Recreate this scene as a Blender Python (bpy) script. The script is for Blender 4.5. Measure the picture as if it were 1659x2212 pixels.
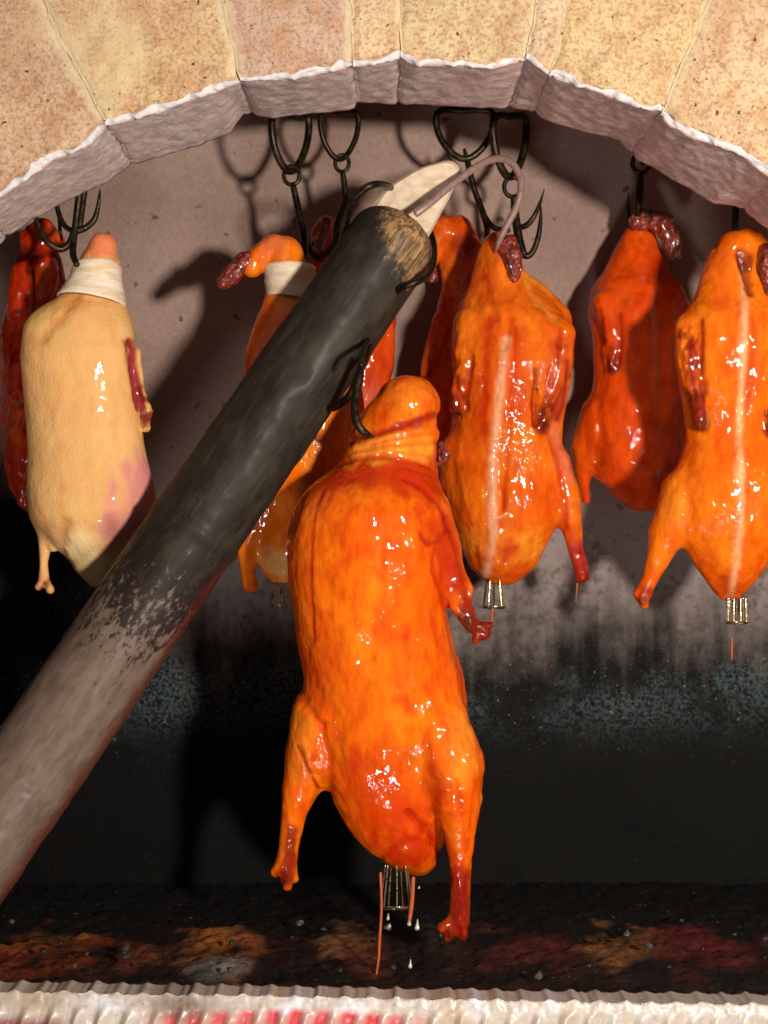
import bpy, math, random
import numpy as np
from mathutils import Vector
random.seed(7)
SC = bpy.context.scene
for o in list(bpy.data.objects): bpy.data.objects.remove(o)
C = SC.collection
# ---------------------------------------------------------------- camera, world, lamps, exposure
CAMD = 1.5
cam = bpy.data.objects.new('camera', bpy.data.cameras.new('camera')); C.objects.link(cam)
cam.location = (0, -CAMD, 0); cam.rotation_euler = (math.pi/2, 0, 0)
cam.data.sensor_fit = 'HORIZONTAL'; cam.data.sensor_width = 36
cam.data.lens = 36*CAMD/0.8; cam.data.clip_start = .05; cam.data.clip_end = 50
cam.data.dof.use_dof = True; cam.data.dof.focus_distance = 1.60; cam.data.dof.aperture_fstop = 11
SC.camera = cam
world = bpy.data.worlds.new('World'); SC.world = world; world.use_nodes = True
bg = world.node_tree.nodes['Background']; bg.inputs[0].default_value = (1, .9, .8, 1); bg.inputs[1].default_value = .09
def area(name, loc, target, size, power, color, sy=None):
    l = bpy.data.lights.new(name, 'AREA'); l.energy = power; l.color = color
    l.shape = 'DISK' if sy is None else 'RECTANGLE'; l.size = size
    if sy: l.size_y = sy
    o = bpy.data.objects.new(name, l); C.objects.link(o); o.location = loc
    o.rotation_euler = (Vector(target)-Vector(loc)).to_track_quat('-Z', 'Y').to_euler()
    return o
area('key_lamp', (.78, -1.7, .12), (0, .3, 0), .15, 54, (1, .91, .80))
area('fill_lamp', (-.2, -1.2, -1.4), (0, .2, .4), .26, 11, (1, .95, .94))  # unseen lamp added below the camera to brighten the arch underside
SC.render.engine = 'CYCLES'
SC.view_settings.view_transform = 'Standard'; SC.view_settings.look = 'None'
SC.view_settings.exposure = 0; SC.view_settings.gamma = 1

# ---------------------------------------------------------------- helpers
S0 = 0.8/1659.0
def sc(y): return S0*(CAMD+y)/CAMD
def P(vx, vy, y): s = sc(y); return Vector(((vx-829.5)*s, y, (1106-vy)*s))
def lin(c):
    c = np.asarray(c, float)/255.
    return np.where(c <= .04045, c/12.92, ((c+.055)/1.055)**2.4)
def L4(*c): return (*[float(v) for v in lin(c)], 1.0)

_rng = np.random.RandomState(3)
_LAT = [_rng.rand(32, 32, 32) for _ in range(4)]
def vnoise(x, y, z, k=0):
    A = _LAT[k % 4]
    xi = np.floor(x).astype(int); yi = np.floor(y).astype(int); zi = np.floor(z).astype(int)
    fx, fy, fz = x-xi, y-yi, z-zi
    fx = fx*fx*(3-2*fx); fy = fy*fy*(3-2*fy); fz = fz*fz*(3-2*fz)
    r = 0
    for i in (0, 1):
        for j in (0, 1):
            for l in (0, 1):
                w = (fx if i else 1-fx)*(fy if j else 1-fy)*(fz if l else 1-fz)
                r = r+w*A[(xi+i) & 31, (yi+j) & 31, (zi+l) & 31]
    return r
def fbm(x, y, z, o=3, k=0):
    r = 0; a = .5; s = 0
    for i in range(o):
        r = r+a*vnoise(x+7.3*i+k*3.1, y+1.7*i, z+5.1*i, k+i); s += a; a *= .5; x = x*2; y = y*2; z = z*2
    return r/s

def mesh_obj(name, V, F, mat, parent=None, smooth=True, attrs=None, cols=None):
    me = bpy.data.meshes.new(name)
    V = np.asarray(V, dtype=np.float64); me.from_pydata([tuple(v) for v in V], [], F if isinstance(F, list) else F.tolist())
    me.validate(); me.update()
    if smooth: me.polygons.foreach_set('use_smooth', [True]*len(me.polygons))
    if cols is not None:
        a = me.color_attributes.new('pigment', 'FLOAT_COLOR', 'POINT')
        c = np.ones((len(V), 4), np.float32); c[:, :3] = cols[:, :3]; a.data.foreach_set('color', c.ravel())
    if attrs:
        for k, v in attrs.items():
            a = me.attributes.new(k, 'FLOAT', 'POINT'); a.data.foreach_set('value', np.asarray(v, np.float32))
    me.materials.append(mat)
    o = bpy.data.objects.new(name, me); C.objects.link(o)
    if parent: o.parent = parent
    return o
def tag(o, label, cat, group=None, kind=None):
    if label: o['label'] = label
    if cat: o['category'] = cat
    if group: o['group'] = group
    if kind: o['kind'] = kind
    return o
def empty(name, label, cat, loc, group=None):
    o = bpy.data.objects.new(name, None); C.objects.link(o); o.location = loc; o.empty_display_size = .02
    return tag(o, label, cat, group)

def catmull(pts, n=8):
    pts = [np.asarray(p, float) for p in pts]
    if len(pts) < 3:
        return [pts[0]+(pts[1]-pts[0])*t for t in np.linspace(0, 1, n)]
    ext = [2*pts[0]-pts[1]]+pts+[2*pts[-1]-pts[-2]]; out = []
    for i in range(1, len(ext)-2):
        p0, p1, p2, p3 = ext[i-1:i+3]
        for t in np.linspace(0, 1, n, endpoint=False):
            out.append(.5*((2*p1)+(p2-p0)*t+(2*p0-5*p1+4*p2-p3)*t*t+(3*p1-p0-3*p2+p3)*t**3))
    out.append(pts[-1]); return out
def tube_data(pts, seg=12, n=8, closed=False, caps=True, off=0):
    """pts rows (x,y,z,r) world"""
    if closed: pts = list(pts)+[pts[0], ]
    q = np.array(catmull(pts, n))
    if closed: q = q[:-1]
    p, r = q[:, :3], np.maximum(q[:, 3], 1e-4); N = len(p)
    T = np.roll(p, -1, 0)-np.roll(p, 1, 0)
    if not closed: T[0] = p[1]-p[0]; T[-1] = p[-1]-p[-2]
    T /= np.linalg.norm(T, axis=1)[:, None]+1e-12
    u = np.cross(T[0], [0, 1, .01]); u /= np.linalg.norm(u)+1e-9
    V = []; F = []
    for i in range(N):
        u = u-T[i]*u.dot(T[i]); u /= np.linalg.norm(u); w = np.cross(T[i], u)
        for k in range(seg):
            a = 2*math.pi*k/seg
            V.append(p[i]+r[i]*(math.cos(a)*u+math.sin(a)*w))
    M = N if closed else N-1
    for i in range(M):
        for k in range(seg):
            a = i*seg+k; b = i*seg+(k+1) % seg; c = ((i+1) % N)*seg+(k+1) % seg; d = ((i+1) % N)*seg+k
            F.append((a, b, c, d))
    if not closed and caps:
        for e, ti, sg in ((0, 0, -1), (N-1, N-1, 1)):
            V.append(p[e]+T[ti]*sg*r[e]*.5); ci = len(V)-1
            for k in range(seg):
                a = e*seg+k; b = e*seg+(k+1) % seg
                F.append((a, b, ci) if sg > 0 else (b, a, ci))
    return V, [tuple(i+off for i in f) for f in F]
def vt(pts, y=None):
    """(vx,vy,y,r_px) -> world (x,y,z,r)"""
    return [np.array([*P(a, b, c), r*sc(c)]) for a, b, c, r in pts]
def tube(name, pts, mat, parent=None, **k):
    V, F = tube_data(vt(pts), **k)
    return mesh_obj(name, V, F, mat, parent)
def place(root, child):
    """keep the child's world-space mesh while parenting it to a located empty"""
    child.parent = root; child.matrix_parent_inverse.identity()
    child.data.transform(__import__('mathutils').Matrix.Translation(-root.location))

# ---------------------------------------------------------------- materials
class NT:
    def __init__(s, name):
        s.m = bpy.data.materials.new(name); s.m.use_nodes = True; s.t = s.m.node_tree
        s.b = s.t.nodes['Principled BSDF']; s.n = s.t.nodes; s.co = None
    def set(s, **k):
        for a, v in k.items():
            i = s.b.inputs[a.replace('_', ' ')]
            if hasattr(v, 'default_value') or isinstance(v, bpy.types.NodeSocket): s.t.links.new(v, i)
            else: i.default_value = v
        return s.m
    def link(s, a, b):
        if isinstance(a, bpy.types.NodeSocket): s.t.links.new(a, b)
        else: b.default_value = a
    def coord(s, kind='Object', scale=None):
        if not s.co: s.co = s.n.new('ShaderNodeTexCoord')
        o = s.co.outputs[kind]
        if scale:
            mp = s.n.new('ShaderNodeMapping'); mp.inputs['Scale'].default_value = scale; s.t.links.new(o, mp.inputs[0]); o = mp.outputs[0]
        return o
    def noise(s, scale, detail=3, rough=.55, vec=None, dist=0):
        x = s.n.new('ShaderNodeTexNoise'); x.inputs['Scale'].default_value = scale; x.inputs['Detail'].default_value = detail
        x.inputs['Roughness'].default_value = rough; x.inputs['Distortion'].default_value = dist
        s.t.links.new(vec or s.coord(), x.inputs['Vector']); return x.outputs[0]
    def voro(s, scale, vec=None, feature='F1'):
        x = s.n.new('ShaderNodeTexVoronoi'); x.inputs['Scale'].default_value = scale; x.feature = feature
        s.t.links.new(vec or s.coord(), x.inputs['Vector']); return x.outputs['Distance']
    def ramp(s, fac, lo, hi, a=0., b=1.):
        x = s.n.new('ShaderNodeMapRange'); x.interpolation_type = 'SMOOTHSTEP'
        s.link(fac, x.inputs[0]); x.inputs[1].default_value = lo; x.inputs[2].default_value = hi
        x.inputs[3].default_value = a; x.inputs[4].default_value = b; return x.outputs[0]
    def mix(s, f, a, b, mode='MIX'):
        x = s.n.new('ShaderNodeMix'); x.data_type = 'RGBA'; x.blend_type = mode
        s.link(f, x.inputs[0]); s.link(a, x.inputs[6]); s.link(b, x.inputs[7]); return x.outputs[2]
    def math(s, op, a, b=0.):
        x = s.n.new('ShaderNodeMath'); x.operation = op; s.link(a, x.inputs[0]); s.link(b, x.inputs[1]); return x.outputs[0]
    def xyz(s, vec=None):
        x = s.n.new('ShaderNodeSeparateXYZ'); s.t.links.new(vec or s.coord(), x.inputs[0]); return x.outputs
    def attr(s, name, out='Fac'):
        x = s.n.new('ShaderNodeAttribute'); x.attribute_name = name; return x.outputs[out]
    def bump(s, h, strength=.3, dist=.001, prev=None):
        x = s.n.new('ShaderNodeBump'); x.inputs['Strength'].default_value = strength; x.inputs['Distance'].default_value = dist
        s.link(h, x.inputs['Height'])
        if prev: s.t.links.new(prev, x.inputs['Normal'])
        return x.outputs[0]

def skin_mat(name, gloss=1., pores=0., streak=1., wet=1.):
    m = NT(name); c = m.attr('pigment', 'Color')
    n = m.noise(55, 4, .6, m.coord('Object', (1, 1, .4)))
    c = m.mix(m.ramp(n, .35, .75, 0, .42*streak), c, L4(176, 40, 4))
    sp = m.ramp(m.noise(330, 2, .5), .62, .72, 0, min(.28, .28*streak)); c = m.mix(sp, c, L4(130, 36, 6))
    fine = m.ramp(m.noise(170, 4, .7, m.coord('Object', (1, 1, .45))), .45, .7, 0, .30*streak); c = m.mix(fine, c, L4(196, 66, 6))
    y = m.ramp(m.noise(22, 3), .5, .8, 0, .3); c = m.mix(y, c, m.mix(1., c, (1, 1.35, 1, 1), 'MULTIPLY'))
    b = m.bump(m.noise(38, 3), .22, .004)
    b = m.bump(m.noise(130, 4, .62, m.coord('Object', (1, 1, .55))), .4, .0016*wet, b)
    cb = m.bump(m.noise(48, 2), .28, .0014)
    cn = m.bump(m.math('MULTIPLY', m.noise(200, 2, .45, m.coord('Object', (1, 1, .6))), m.ramp(m.noise(20, 2), .42, .64, .06, 1)), .9, .0018*wet, cb)
    if pores:
        v = m.voro(300); b = m.bump(v, pores, .0010, b)
    rr = m.ramp(m.noise(90, 3), .3, .7, .4, .6)
    return m.set(Base_Color=c, Roughness=rr, Normal=b, Coat_Normal=cn, Coat_Weight=.7*gloss, Coat_Roughness=.05, Coat_IOR=1.5, Coat_Tint=(1, .80, .62, 1),
                 Subsurface_Weight=.08, Subsurface_Radius=(.012, .004, .001), Subsurface_Scale=.3, Specular_IOR_Level=.05)
M_SKIN = skin_mat('roasted_skin', 1.1, .2, 1.1, 1.15)
M_WET = skin_mat('wet_blistered_skin', 1.1, 0, 1., 2.)
M_DARK = skin_mat('deep_red_roasted_skin', 1., .2, 1.6)
M_PALE = skin_mat('pale_raw_skin', .5, .5, .10, .3)
def char_mat():
    m = NT('charred_flesh'); n = m.noise(120, 4, .65, None, .6)
    c = m.mix(m.ramp(n, .3, .62), L4(52, 16, 14), L4(140, 38, 26))
    c = m.mix(m.ramp(m.noise(160, 3, .6), .56, .7), c, L4(205, 120, 64))
    c = m.mix(m.ramp(m.noise(75, 3, .6), .60, .70), c, L4(34, 14, 10))
    return m.set(Base_Color=c, Roughness=.4, Coat_Weight=.8, Coat_Roughness=.18, Normal=m.bump(n, 1., .005))
M_PALE.node_tree.nodes['Principled BSDF'].inputs['Coat Tint'].default_value = (1, .96, .9, 1)
M_CHAR = char_mat()
def iron(name, col, rough=.4, met=.85):
    m = NT(name); n = m.noise(140, 4, .65)
    c = m.mix(m.ramp(n, .4, .7), col, L4(74, 58, 40) if met > .5 else L4(140, 112, 100))
    return m.set(Base_Color=c, Metallic=met, Roughness=m.ramp(n, .3, .7, rough-.1, rough+.15), Normal=m.bump(n, .5, .0008))
M_IRON = iron('blackened_iron', L4(44, 40, 32))
M_STEEL = iron('bare_steel', L4(168, 140, 132), .4, .35)
M_WIRE = iron('bright_wire', L4(225, 205, 165), .18, .9)
def cloth():
    m = NT('wrapping_cloth'); n = m.noise(60, 4, .6, m.coord('Object', (.5, .5, 2.5)))
    c = m.mix(m.ramp(n, .35, .7), L4(238, 224, 205), L4(225, 190, 150))
    return m.set(Base_Color=c, Roughness=.6, Normal=m.bump(n, .6, .002), Subsurface_Weight=.1, Subsurface_Scale=.01)
M_CLOTH = cloth()
def juice(name, col):
    m = NT(name); return m.set(Base_Color=col, Roughness=.08, Coat_Weight=1., Coat_Roughness=.04, Transmission_Weight=.35, IOR=1.35)
M_JUICE = juice('duck_juice', L4(226, 120, 70)); M_DROP = juice('clear_juice', L4(235, 228, 205))

def brick_mat(name, a, b, seed):
    m = NT(name); v = m.n.new('ShaderNodeMapping'); v.inputs['Location'].default_value = (seed*3.7, seed*1.3, seed*2.1)
    m.t.links.new(m.coord(), v.inputs[0]); v = v.outputs[0]
    n1 = m.noise(9, 5, .6, v); n2 = m.noise(240, 3, .6, v); n3 = m.noise(34, 4, .6, v)
    c = m.mix(m.ramp(n1, .3, .7), a, b)
    c = m.mix(m.ramp(n3, .42, .66, 0, .6), c, L4(190, 140, 100))
    c = m.mix(m.ramp(n2, .42, .68, 0, .6), c, L4(146, 98, 64))
    c = m.mix(m.math('MULTIPLY', m.ramp(m.noise(330, 2, .5, v), .60, .72, 0, .7), m.ramp(m.noise(16, 3, .6, v), .4, .65)), c, L4(244, 216, 168))
    c = m.mix(m.ramp(m.noise(7, 4, .7, v, 1.), .52, .72, 0, .55), c, L4(224, 200, 156)); c = m.mix(m.ramp(m.noise(13, 5, .75, v), .57, .75, 0, .5), c, L4(134, 104, 80))
    pit = m.ramp(m.noise(120, 2, .5, v), .68, .75); c = m.mix(pit, c, L4(92, 62, 40))
    big = m.ramp(m.math('ADD', m.noise(62, 3, .7, v), m.math('MULTIPLY', m.ramp(m.noise(8, 1, .5, v), .5, .7), .07)), .72, .77); c = m.mix(big, c, L4(58, 56, 56))
    # mortar wash along the block's own edges
    mo = m.math('ADD', m.attr('joint'), m.math('MULTIPLY', m.math('SUBTRACT', m.noise(45, 4, .7, v), .5), 1.3))
    c = m.mix(m.ramp(mo, .55, .95, 0, .6), c, L4(222, 204, 168))
    # lime ash on the inner underside
    so = m.math('ADD', m.attr('soffit'), m.math('MULTIPLY', m.math('SUBTRACT', m.noise(75, 4, .7, v), .5), .35))
    ash = m.mix(m.ramp(m.noise(60, 5, .7, v), .35, .65), L4(214, 198, 192), L4(178, 156, 150))
    ash = m.mix(m.ramp(m.noise(190, 3, .6, v), .5, .7, 0, .5), ash, L4(180, 142, 130))
    ash = m.mix(m.ramp(m.noise(14, 3, .6, v), .45, .7, 0, .6), ash, L4(204, 168, 158))
    c = m.mix(m.ramp(so, .42, .55), c, ash)
    rim = m.math('ADD', m.attr('rim'), m.math('MULTIPLY', m.math('SUBTRACT', m.noise(90, 4, .7, v), .5), .8))
    c = m.mix(m.ramp(rim, .62, .85, 0, .9), c, L4(218, 214, 216))
    h = m.math('ADD', m.math('MULTIPLY', n2, .5), m.math('SUBTRACT', n3, m.math('MULTIPLY', m.math('ADD', pit, big), .35)))
    return m.set(Base_Color=c, Roughness=.8, Normal=m.bump(h, .8, .0022), Specular_IOR_Level=.3)
def wall_mat():
    m = NT('sooty_oven_plaster'); x, y, z = m.xyz()[:3]
    n = m.noise(5, 5, .6); nf = m.noise(160, 4, .7); nm = m.noise(26, 4, .65)
    c = m.mix(m.ramp(n, .3, .7), L4(172, 146, 134), L4(146, 120, 110))
    c = m.mix(m.ramp(nf, .35, .7, 0, .35), c, L4(120, 96, 86))
    c = m.mix(m.ramp(m.noise(48, 2, .5), .68, .76, 0, .8), c, L4(84, 62, 50))
    low = m.ramp(z, -.02, .03, 1, 0)
    c = m.mix(m.math('MULTIPLY', low, .6), c, L4(128, 122, 120))
    gs = m.math('MULTIPLY', low, m.ramp(m.math('ADD', m.math('MULTIPLY', m.noise(11, 3, .6), .5), m.math('MULTIPLY', m.noise(75, 3, .6), .5)), .46, .62)); c = m.mix(m.math('MULTIPLY', gs, .7), c, L4(72, 62, 56))
    left = m.math('MULTIPLY', m.math('MAXIMUM', m.math('SUBTRACT', -.27, x), 0.), 1.2)
    left = m.math('MINIMUM', left, .30)
    drip = m.noise(26, 3, .6, m.coord('Object', (1, 1, .12)))
    h = m.math('ADD', m.math('SUBTRACT', z, left), m.math('ADD', m.math('MULTIPLY', m.math('SUBTRACT', m.noise(11, 4, .65), .5), .24), m.math('MULTIPLY', m.math('SUBTRACT', drip, .5), .22)))
    s = m.ramp(h, -.27, -.06, 1, 0)
    soot = m.mix(m.ramp(nm, .35, .7), L4(8, 8, 8), L4(24, 22, 21))
    soot = m.mix(m.ramp(m.noise(330, 2, .6), .6, .7, 0, .5), soot, L4(96, 98, 98))
    rust = m.ramp(m.math('ADD', m.noise(9, 3, .6), m.ramp(z, -.42, -.5, 0, .18)), .66, .78, 0, .6); soot = m.mix(rust, soot, L4(48, 20, 14))
    gb = m.math('MULTIPLY', m.math('MULTIPLY', m.ramp(z, -.36, -.29), m.ramp(z, -.24, -.19, 1, 0)), m.ramp(m.noise(6, 3, .6), .40, .58))  # blue-grey sheen band, then glint specks, painted into the soot colour
    soot = m.mix(m.math('MULTIPLY', gb, m.ramp(m.noise(210, 3, .7), .42, .60)), soot, L4(70, 82, 84))
    glint = m.math('MULTIPLY', m.ramp(m.noise(170, 1, .5), .735, .78), m.ramp(z, -.16, -.22)); soot = m.mix(glint, soot, L4(130, 132, 128))
    soot = m.mix(m.ramp(z, -.24, -.40, 0, .95), soot, L4(11, 10, 9))
    c = m.mix(s, c, soot)
    r = m.math('SUBTRACT', m.ramp(s, 0, 1, .8, .5), m.math('MULTIPLY', gb, .12))
    b = m.bump(nf, .5, .0012, m.bump(nm, .4, .003)); b = m.bump(m.math('MULTIPLY', m.noise(500, 3, .7), s), .7, .0016, b)
    return m.set(Base_Color=c, Roughness=r, Normal=b, Specular_IOR_Level=m.ramp(s, 0, 1, .3, .10))
M_WALL = wall_mat()
def floor_mat():
    m = NT('charred_hearth'); c = m.attr('pigment', 'Color'); n = m.noise(150, 4, .7)
    c = m.mix(m.ramp(n, .42, .7, 0, .6), c, L4(12, 10, 9))
    c = m.mix(m.ramp(m.noise(210, 3, .6), .66, .72, 0, .8), c, L4(120, 112, 104))
    return m.set(Base_Color=c, Roughness=.55, Normal=m.bump(n, 1., .0025), Coat_Weight=.1, Coat_Roughness=.25)
M_FLOOR = floor_mat()
def ledge_mat():
    m = NT('limed_ledge'); c = m.attr('pigment', 'Color'); n = m.noise(120, 4, .65)
    c = m.mix(m.ramp(n, .45, .7, 0, .45), c, L4(150, 126, 108)); c = m.mix(m.ramp(m.noise(260, 2), .7, .76), c, L4(60, 46, 40))
    return m.set(Base_Color=c, Roughness=.42, Normal=m.bump(n, .6, .0012), Coat_Weight=.25, Coat_Roughness=.2)
M_LEDGE = ledge_mat()
def pole_mat():
    m = NT('scorched_bamboo'); t = m.attr('along'); a = m.attr('around')
    co = m.coord('Object', (1, 1, .45)); n = m.noise(70, 4, .65, co); nl = m.noise(9, 4, .6)
    grain = m.noise(260, 3, .6, m.coord('Object', (1, 1, .08)))
    dark = m.mix(m.ramp(n, .38, .75), L4(32, 27, 21), L4(50, 43, 33))
    dark = m.mix(m.ramp(m.noise(20, 3, .6, co), .52, .75, 0, .45), dark, L4(76, 66, 52))
    dark = m.mix(m.ramp(grain, .55, .72, 0, .30), dark, L4(84, 76, 60))
    worn = m.mix(m.ramp(n, .35, .7), L4(112, 94, 82), L4(92, 74, 62))
    worn = m.mix(m.ramp(grain, .5, .75, 0, .3), worn, L4(136, 120, 106))
    worn = m.mix(m.ramp(m.noise(12, 2, .5, m.coord('Object', (1, 1, .1))), .5, .7, 0, .5), worn, L4(84, 72, 66))
    e = m.math('ADD', m.math('MULTIPLY', m.math('SUBTRACT', n, .5), .22), m.math('MULTIPLY', m.math('SUBTRACT', m.noise(150, 3, .7, m.coord('Object', (1, 1, .6))), .5), .3))
    k = m.math('ADD', t, e)
    c = m.mix(m.ramp(k, .40, .46, 1, 0), dark, worn)
    purple = m.math('MULTIPLY', m.ramp(k, .40, .46, 0, 1), m.ramp(k, .46, .53, 1, 0)); c = m.mix(m.math('MULTIPLY', purple, .7), c, L4(34, 18, 22))
    tan = m.mix(m.ramp(grain, .35, .65), L4(84, 64, 44), L4(180, 138, 92))
    tb = m.math('ADD', m.attr('tan'), m.math('MULTIPLY', m.math('SUBTRACT', m.noise(90, 4, .7), .5), .9))
    c = m.mix(m.ramp(tb, .42, .75, 0, .95), c, tan)
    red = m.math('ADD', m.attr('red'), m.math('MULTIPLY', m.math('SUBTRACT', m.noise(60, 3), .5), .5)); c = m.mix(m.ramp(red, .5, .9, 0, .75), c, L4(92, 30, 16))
    return m.set(Base_Color=c, Roughness=m.ramp(n, .3, .7, .55, .75), Normal=m.bump(grain, .4, .0008, m.bump(n, .35, .0012)), Specular_IOR_Level=.25, Coat_Weight=m.ramp(k, .38, .5, .5, .05), Coat_Roughness=.3)
M_POLE = pole_mat()
def wood_mat():
    m = NT('pale_split_wood'); g = m.noise(120, 4, .6, m.coord('Object', (.5, 1, 1)))
    c = m.mix(m.ramp(g, .35, .7), L4(216, 194, 168), L4(190, 164, 136))
    return m.set(Base_Color=c, Roughness=.6, Normal=m.bump(g, .5, .001))
M_WOOD = wood_mat()

# ---------------------------------------------------------------- setting: oven cavity
YW = .60
def oven_cavity():
    plan = []
    for x in np.linspace(-.95, .95, 190):
        e = max(0, abs(x)-.62)/.33
        plan.append((x, YW-.36*(1-math.sqrt(max(0, 1-e*e)))))
    zs = np.linspace(-.75, .72, 120); V = []; F = []
    for i, (x, y) in enumerate(plan):
        for z in zs:
            d = .012*(fbm(np.array([x*6+9]), np.array([1.]), np.array([z*6+20]))[0]-.5)
            V.append((x, y+d, z))
    n = len(zs)
    for i in range(len(plan)-1):
        for j in range(n-1): a = i*n+j; F.append((a, a+n, a+n+1, a+1))
    o = mesh_obj('oven_wall', V, F, M_WALL)
    tag(o, 'grey-brown plaster back wall of the oven, blackened with soot below', 'oven wall')
    c = mesh_obj('ceiling', [(-1, .285, .72), (1, .285, .72), (1, .7, .72), (-1, .7, .72)], [(0, 1, 2, 3)], M_WALL, o); c.name = 'oven_ceiling'
    # front inner leaf above and beside the opening
oven_cavity()

# hearth floor: lumpy charred surface with stained patches
def hearth():
    zf = P(0, 2128, .10).z-.004
    nx, ny = 420, 110; X, Y = np.meshgrid(np.linspace(-.95, .95, nx), np.linspace(.095, .66, ny), indexing='ij')
    h = .010*(fbm(X*28+40, Y*28+40, X*0+3., 4)-.5)+.006*(vnoise(X*120+90, Y*120+50, X*0+1.)-.5)
    col = np.zeros((nx, ny, 3)); col[:] = lin((9, 8, 7))
    n = fbm(X*22+50, Y*22+50, X*0+9., 4, 2)
    def patch(vx, vy, rx, ry, c, st):
        nonlocal col
        yy = .1
        for _ in range(30):
            yy = zf/((1106-vy)*S0)*CAMD-CAMD
        px = (vx-829.5)*sc(yy)
        d = np.sqrt(((X-px)/(rx*sc(yy)))**2+((Y-yy)/(ry*.0021))**2)
        w = np.clip(1.15-d+(n-.5)*2.4, 0, 1)[..., None]*st
        col = col*(1-w)+lin(c)*w
    for vx in range(-60, 1720, 140): patch(vx+20, 2045, 150, 55, (46, 18, 12), .8)
    patch(100, 2035, 130, 44, (136, 56, 20), .9); patch(110, 2015, 66, 26, (190, 118, 46), .9)
    patch(290, 2040, 40, 30, (120, 62, 40), .8); patch(460, 2030, 76, 34, (186, 112, 52), .9); patch(520, 2055, 30, 40, (150, 84, 50), .8)
    patch(480, 2070, 70, 20, (120, 120, 118), .8); patch(740, 2015, 60, 28, (150, 104, 62), .8); patch(800, 2050, 60, 30, (120, 60, 36), .7)
    patch(1120, 2030, 100, 45, (96, 32, 28), .9); patch(1370, 2025, 76, 45, (176, 112, 60), .9); patch(1530, 2020, 110, 40, (104, 30, 30), .9)
    patch(1450, 2050, 80, 40, (84, 22, 22), .8); patch(940, 2010, 60, 40, (56, 46, 40), .8)
    lump = np.clip((col.sum(2)-.08)*.012, 0, .006)
    Z = zf+h+lump-.012
    Z = Z-np.clip((.12-Y)/.02, 0, 1)*.006
    V = np.stack([X, Y, Z], -1).reshape(-1, 3); i, j = np.meshgrid(np.arange(nx-1), np.arange(ny-1), indexing='ij'); a = (i*ny+j).ravel()
    F = np.stack([a, a+ny, a+ny+1, a+1], 1)
    tag(mesh_obj('oven_floor', V, F, M_FLOOR, cols=col.reshape(-1, 3)), None, None, kind='structure')
    # loose cinders
    for k in range(30):
        x = random.uniform(-.5, .5); y = random.uniform(.12, .36); r = random.uniform(.002, .006)
        vv = []; ff = []
        for a in range(5):
            for b in range(7):
                th = math.pi*(a+.5)/5; ph = 2*math.pi*b/7; q = r*random.uniform(.6, 1.3)
                vv.append((x+q*math.sin(th)*math.cos(ph), y+q*math.sin(th)*math.sin(ph), zf+.004+q*.7*math.cos(th)))
        for a in range(4):
            for b in range(7): ff.append((a*7+b, (a+1)*7+b, (a+1)*7+(b+1) % 7, a*7+(b+1) % 7))
        ff += [tuple(range(7)), tuple(range(34, 27, -1))]
        yield vv, ff
vv = []; ff = []
for a, b in hearth():
    o_ = len(vv); vv += a; ff += [tuple(i+o_ for i in f) for f in b]
mc = NT('cinder'); mc.set(Base_Color=mc.mix(mc.ramp(mc.noise(60), .4, .6), L4(24, 21, 20), L4(84, 78, 72)), Roughness=.5)
tag(mesh_obj('cinders', vv, ff, mc.m, smooth=False), 'loose grey and black cinders scattered on the oven floor', 'cinders', kind='stuff')

# ---------------------------------------------------------------- brick arch
YF, YB = .10, .28
cx0, cz0 = P(860, 1522, YF).x, P(860, 1522, YF).z
front = [(-160, 560), (0, 425), (60, 380), (110, 345), (180, 318), (230, 272), (345, 238), (430, 208), (520, 176), (640, 166), (765, 142), (805, 136), (860, 122), (900, 138), (1000, 140), (1060, 147), (1110, 134), (1140, 128), (1190, 162), (1300, 200), (1370, 226), (1420, 236), (1450, 268), (1500, 292), (1590, 325), (1659, 372), (1830, 500)]
back = [(-160, 660), (0, 526), (70, 476), (160, 428), (230, 395), (290, 355), (345, 340), (430, 315), (500, 286), (525, 245), (590, 256), (700, 243), (768, 236), (780, 222), (855, 226), (1000, 233), (1140, 240), (1190, 265), (1260, 285), (1335, 303), (1370, 340), (1450, 385), (1540, 440), (1590, 445), (1659, 496), (1830, 620)]
def polar(lst, y):
    q = [(math.atan2(P(a, b, y).x-cx0, P(a, b, y).z-cz0), math.hypot(P(a, b, y).x-cx0, P(a, b, y).z-cz0)) for a, b in lst]
    return np.array(sorted(q))
PF, PB = polar(front, YF), polar(back, YB)
arch = empty('brick_arch', 'sandy brick arch over the oven mouth with a flaking white inner rim', 'brick arch', (0, YF, cz0))
edges = [-56, -41, -26.8, -14.2, -3.9, .15, 11.2, 13.6, 23.9, 36, 50]
tones = [((221, 192, 158), (202, 163, 139)), ((220, 189, 153), (200, 164, 137)), ((221, 191, 145), (211, 177, 138)), ((213, 182, 157), (195, 163, 145)), ((226, 198, 154), (215, 188, 151)),
         ((218, 195, 150), (205, 180, 141)), ((222, 201, 164), (209, 192, 159)), ((208, 177, 126), (218, 192, 149)), ((222, 197, 154), (196, 160, 130)), ((221, 192, 158), (202, 163, 139))]
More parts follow.
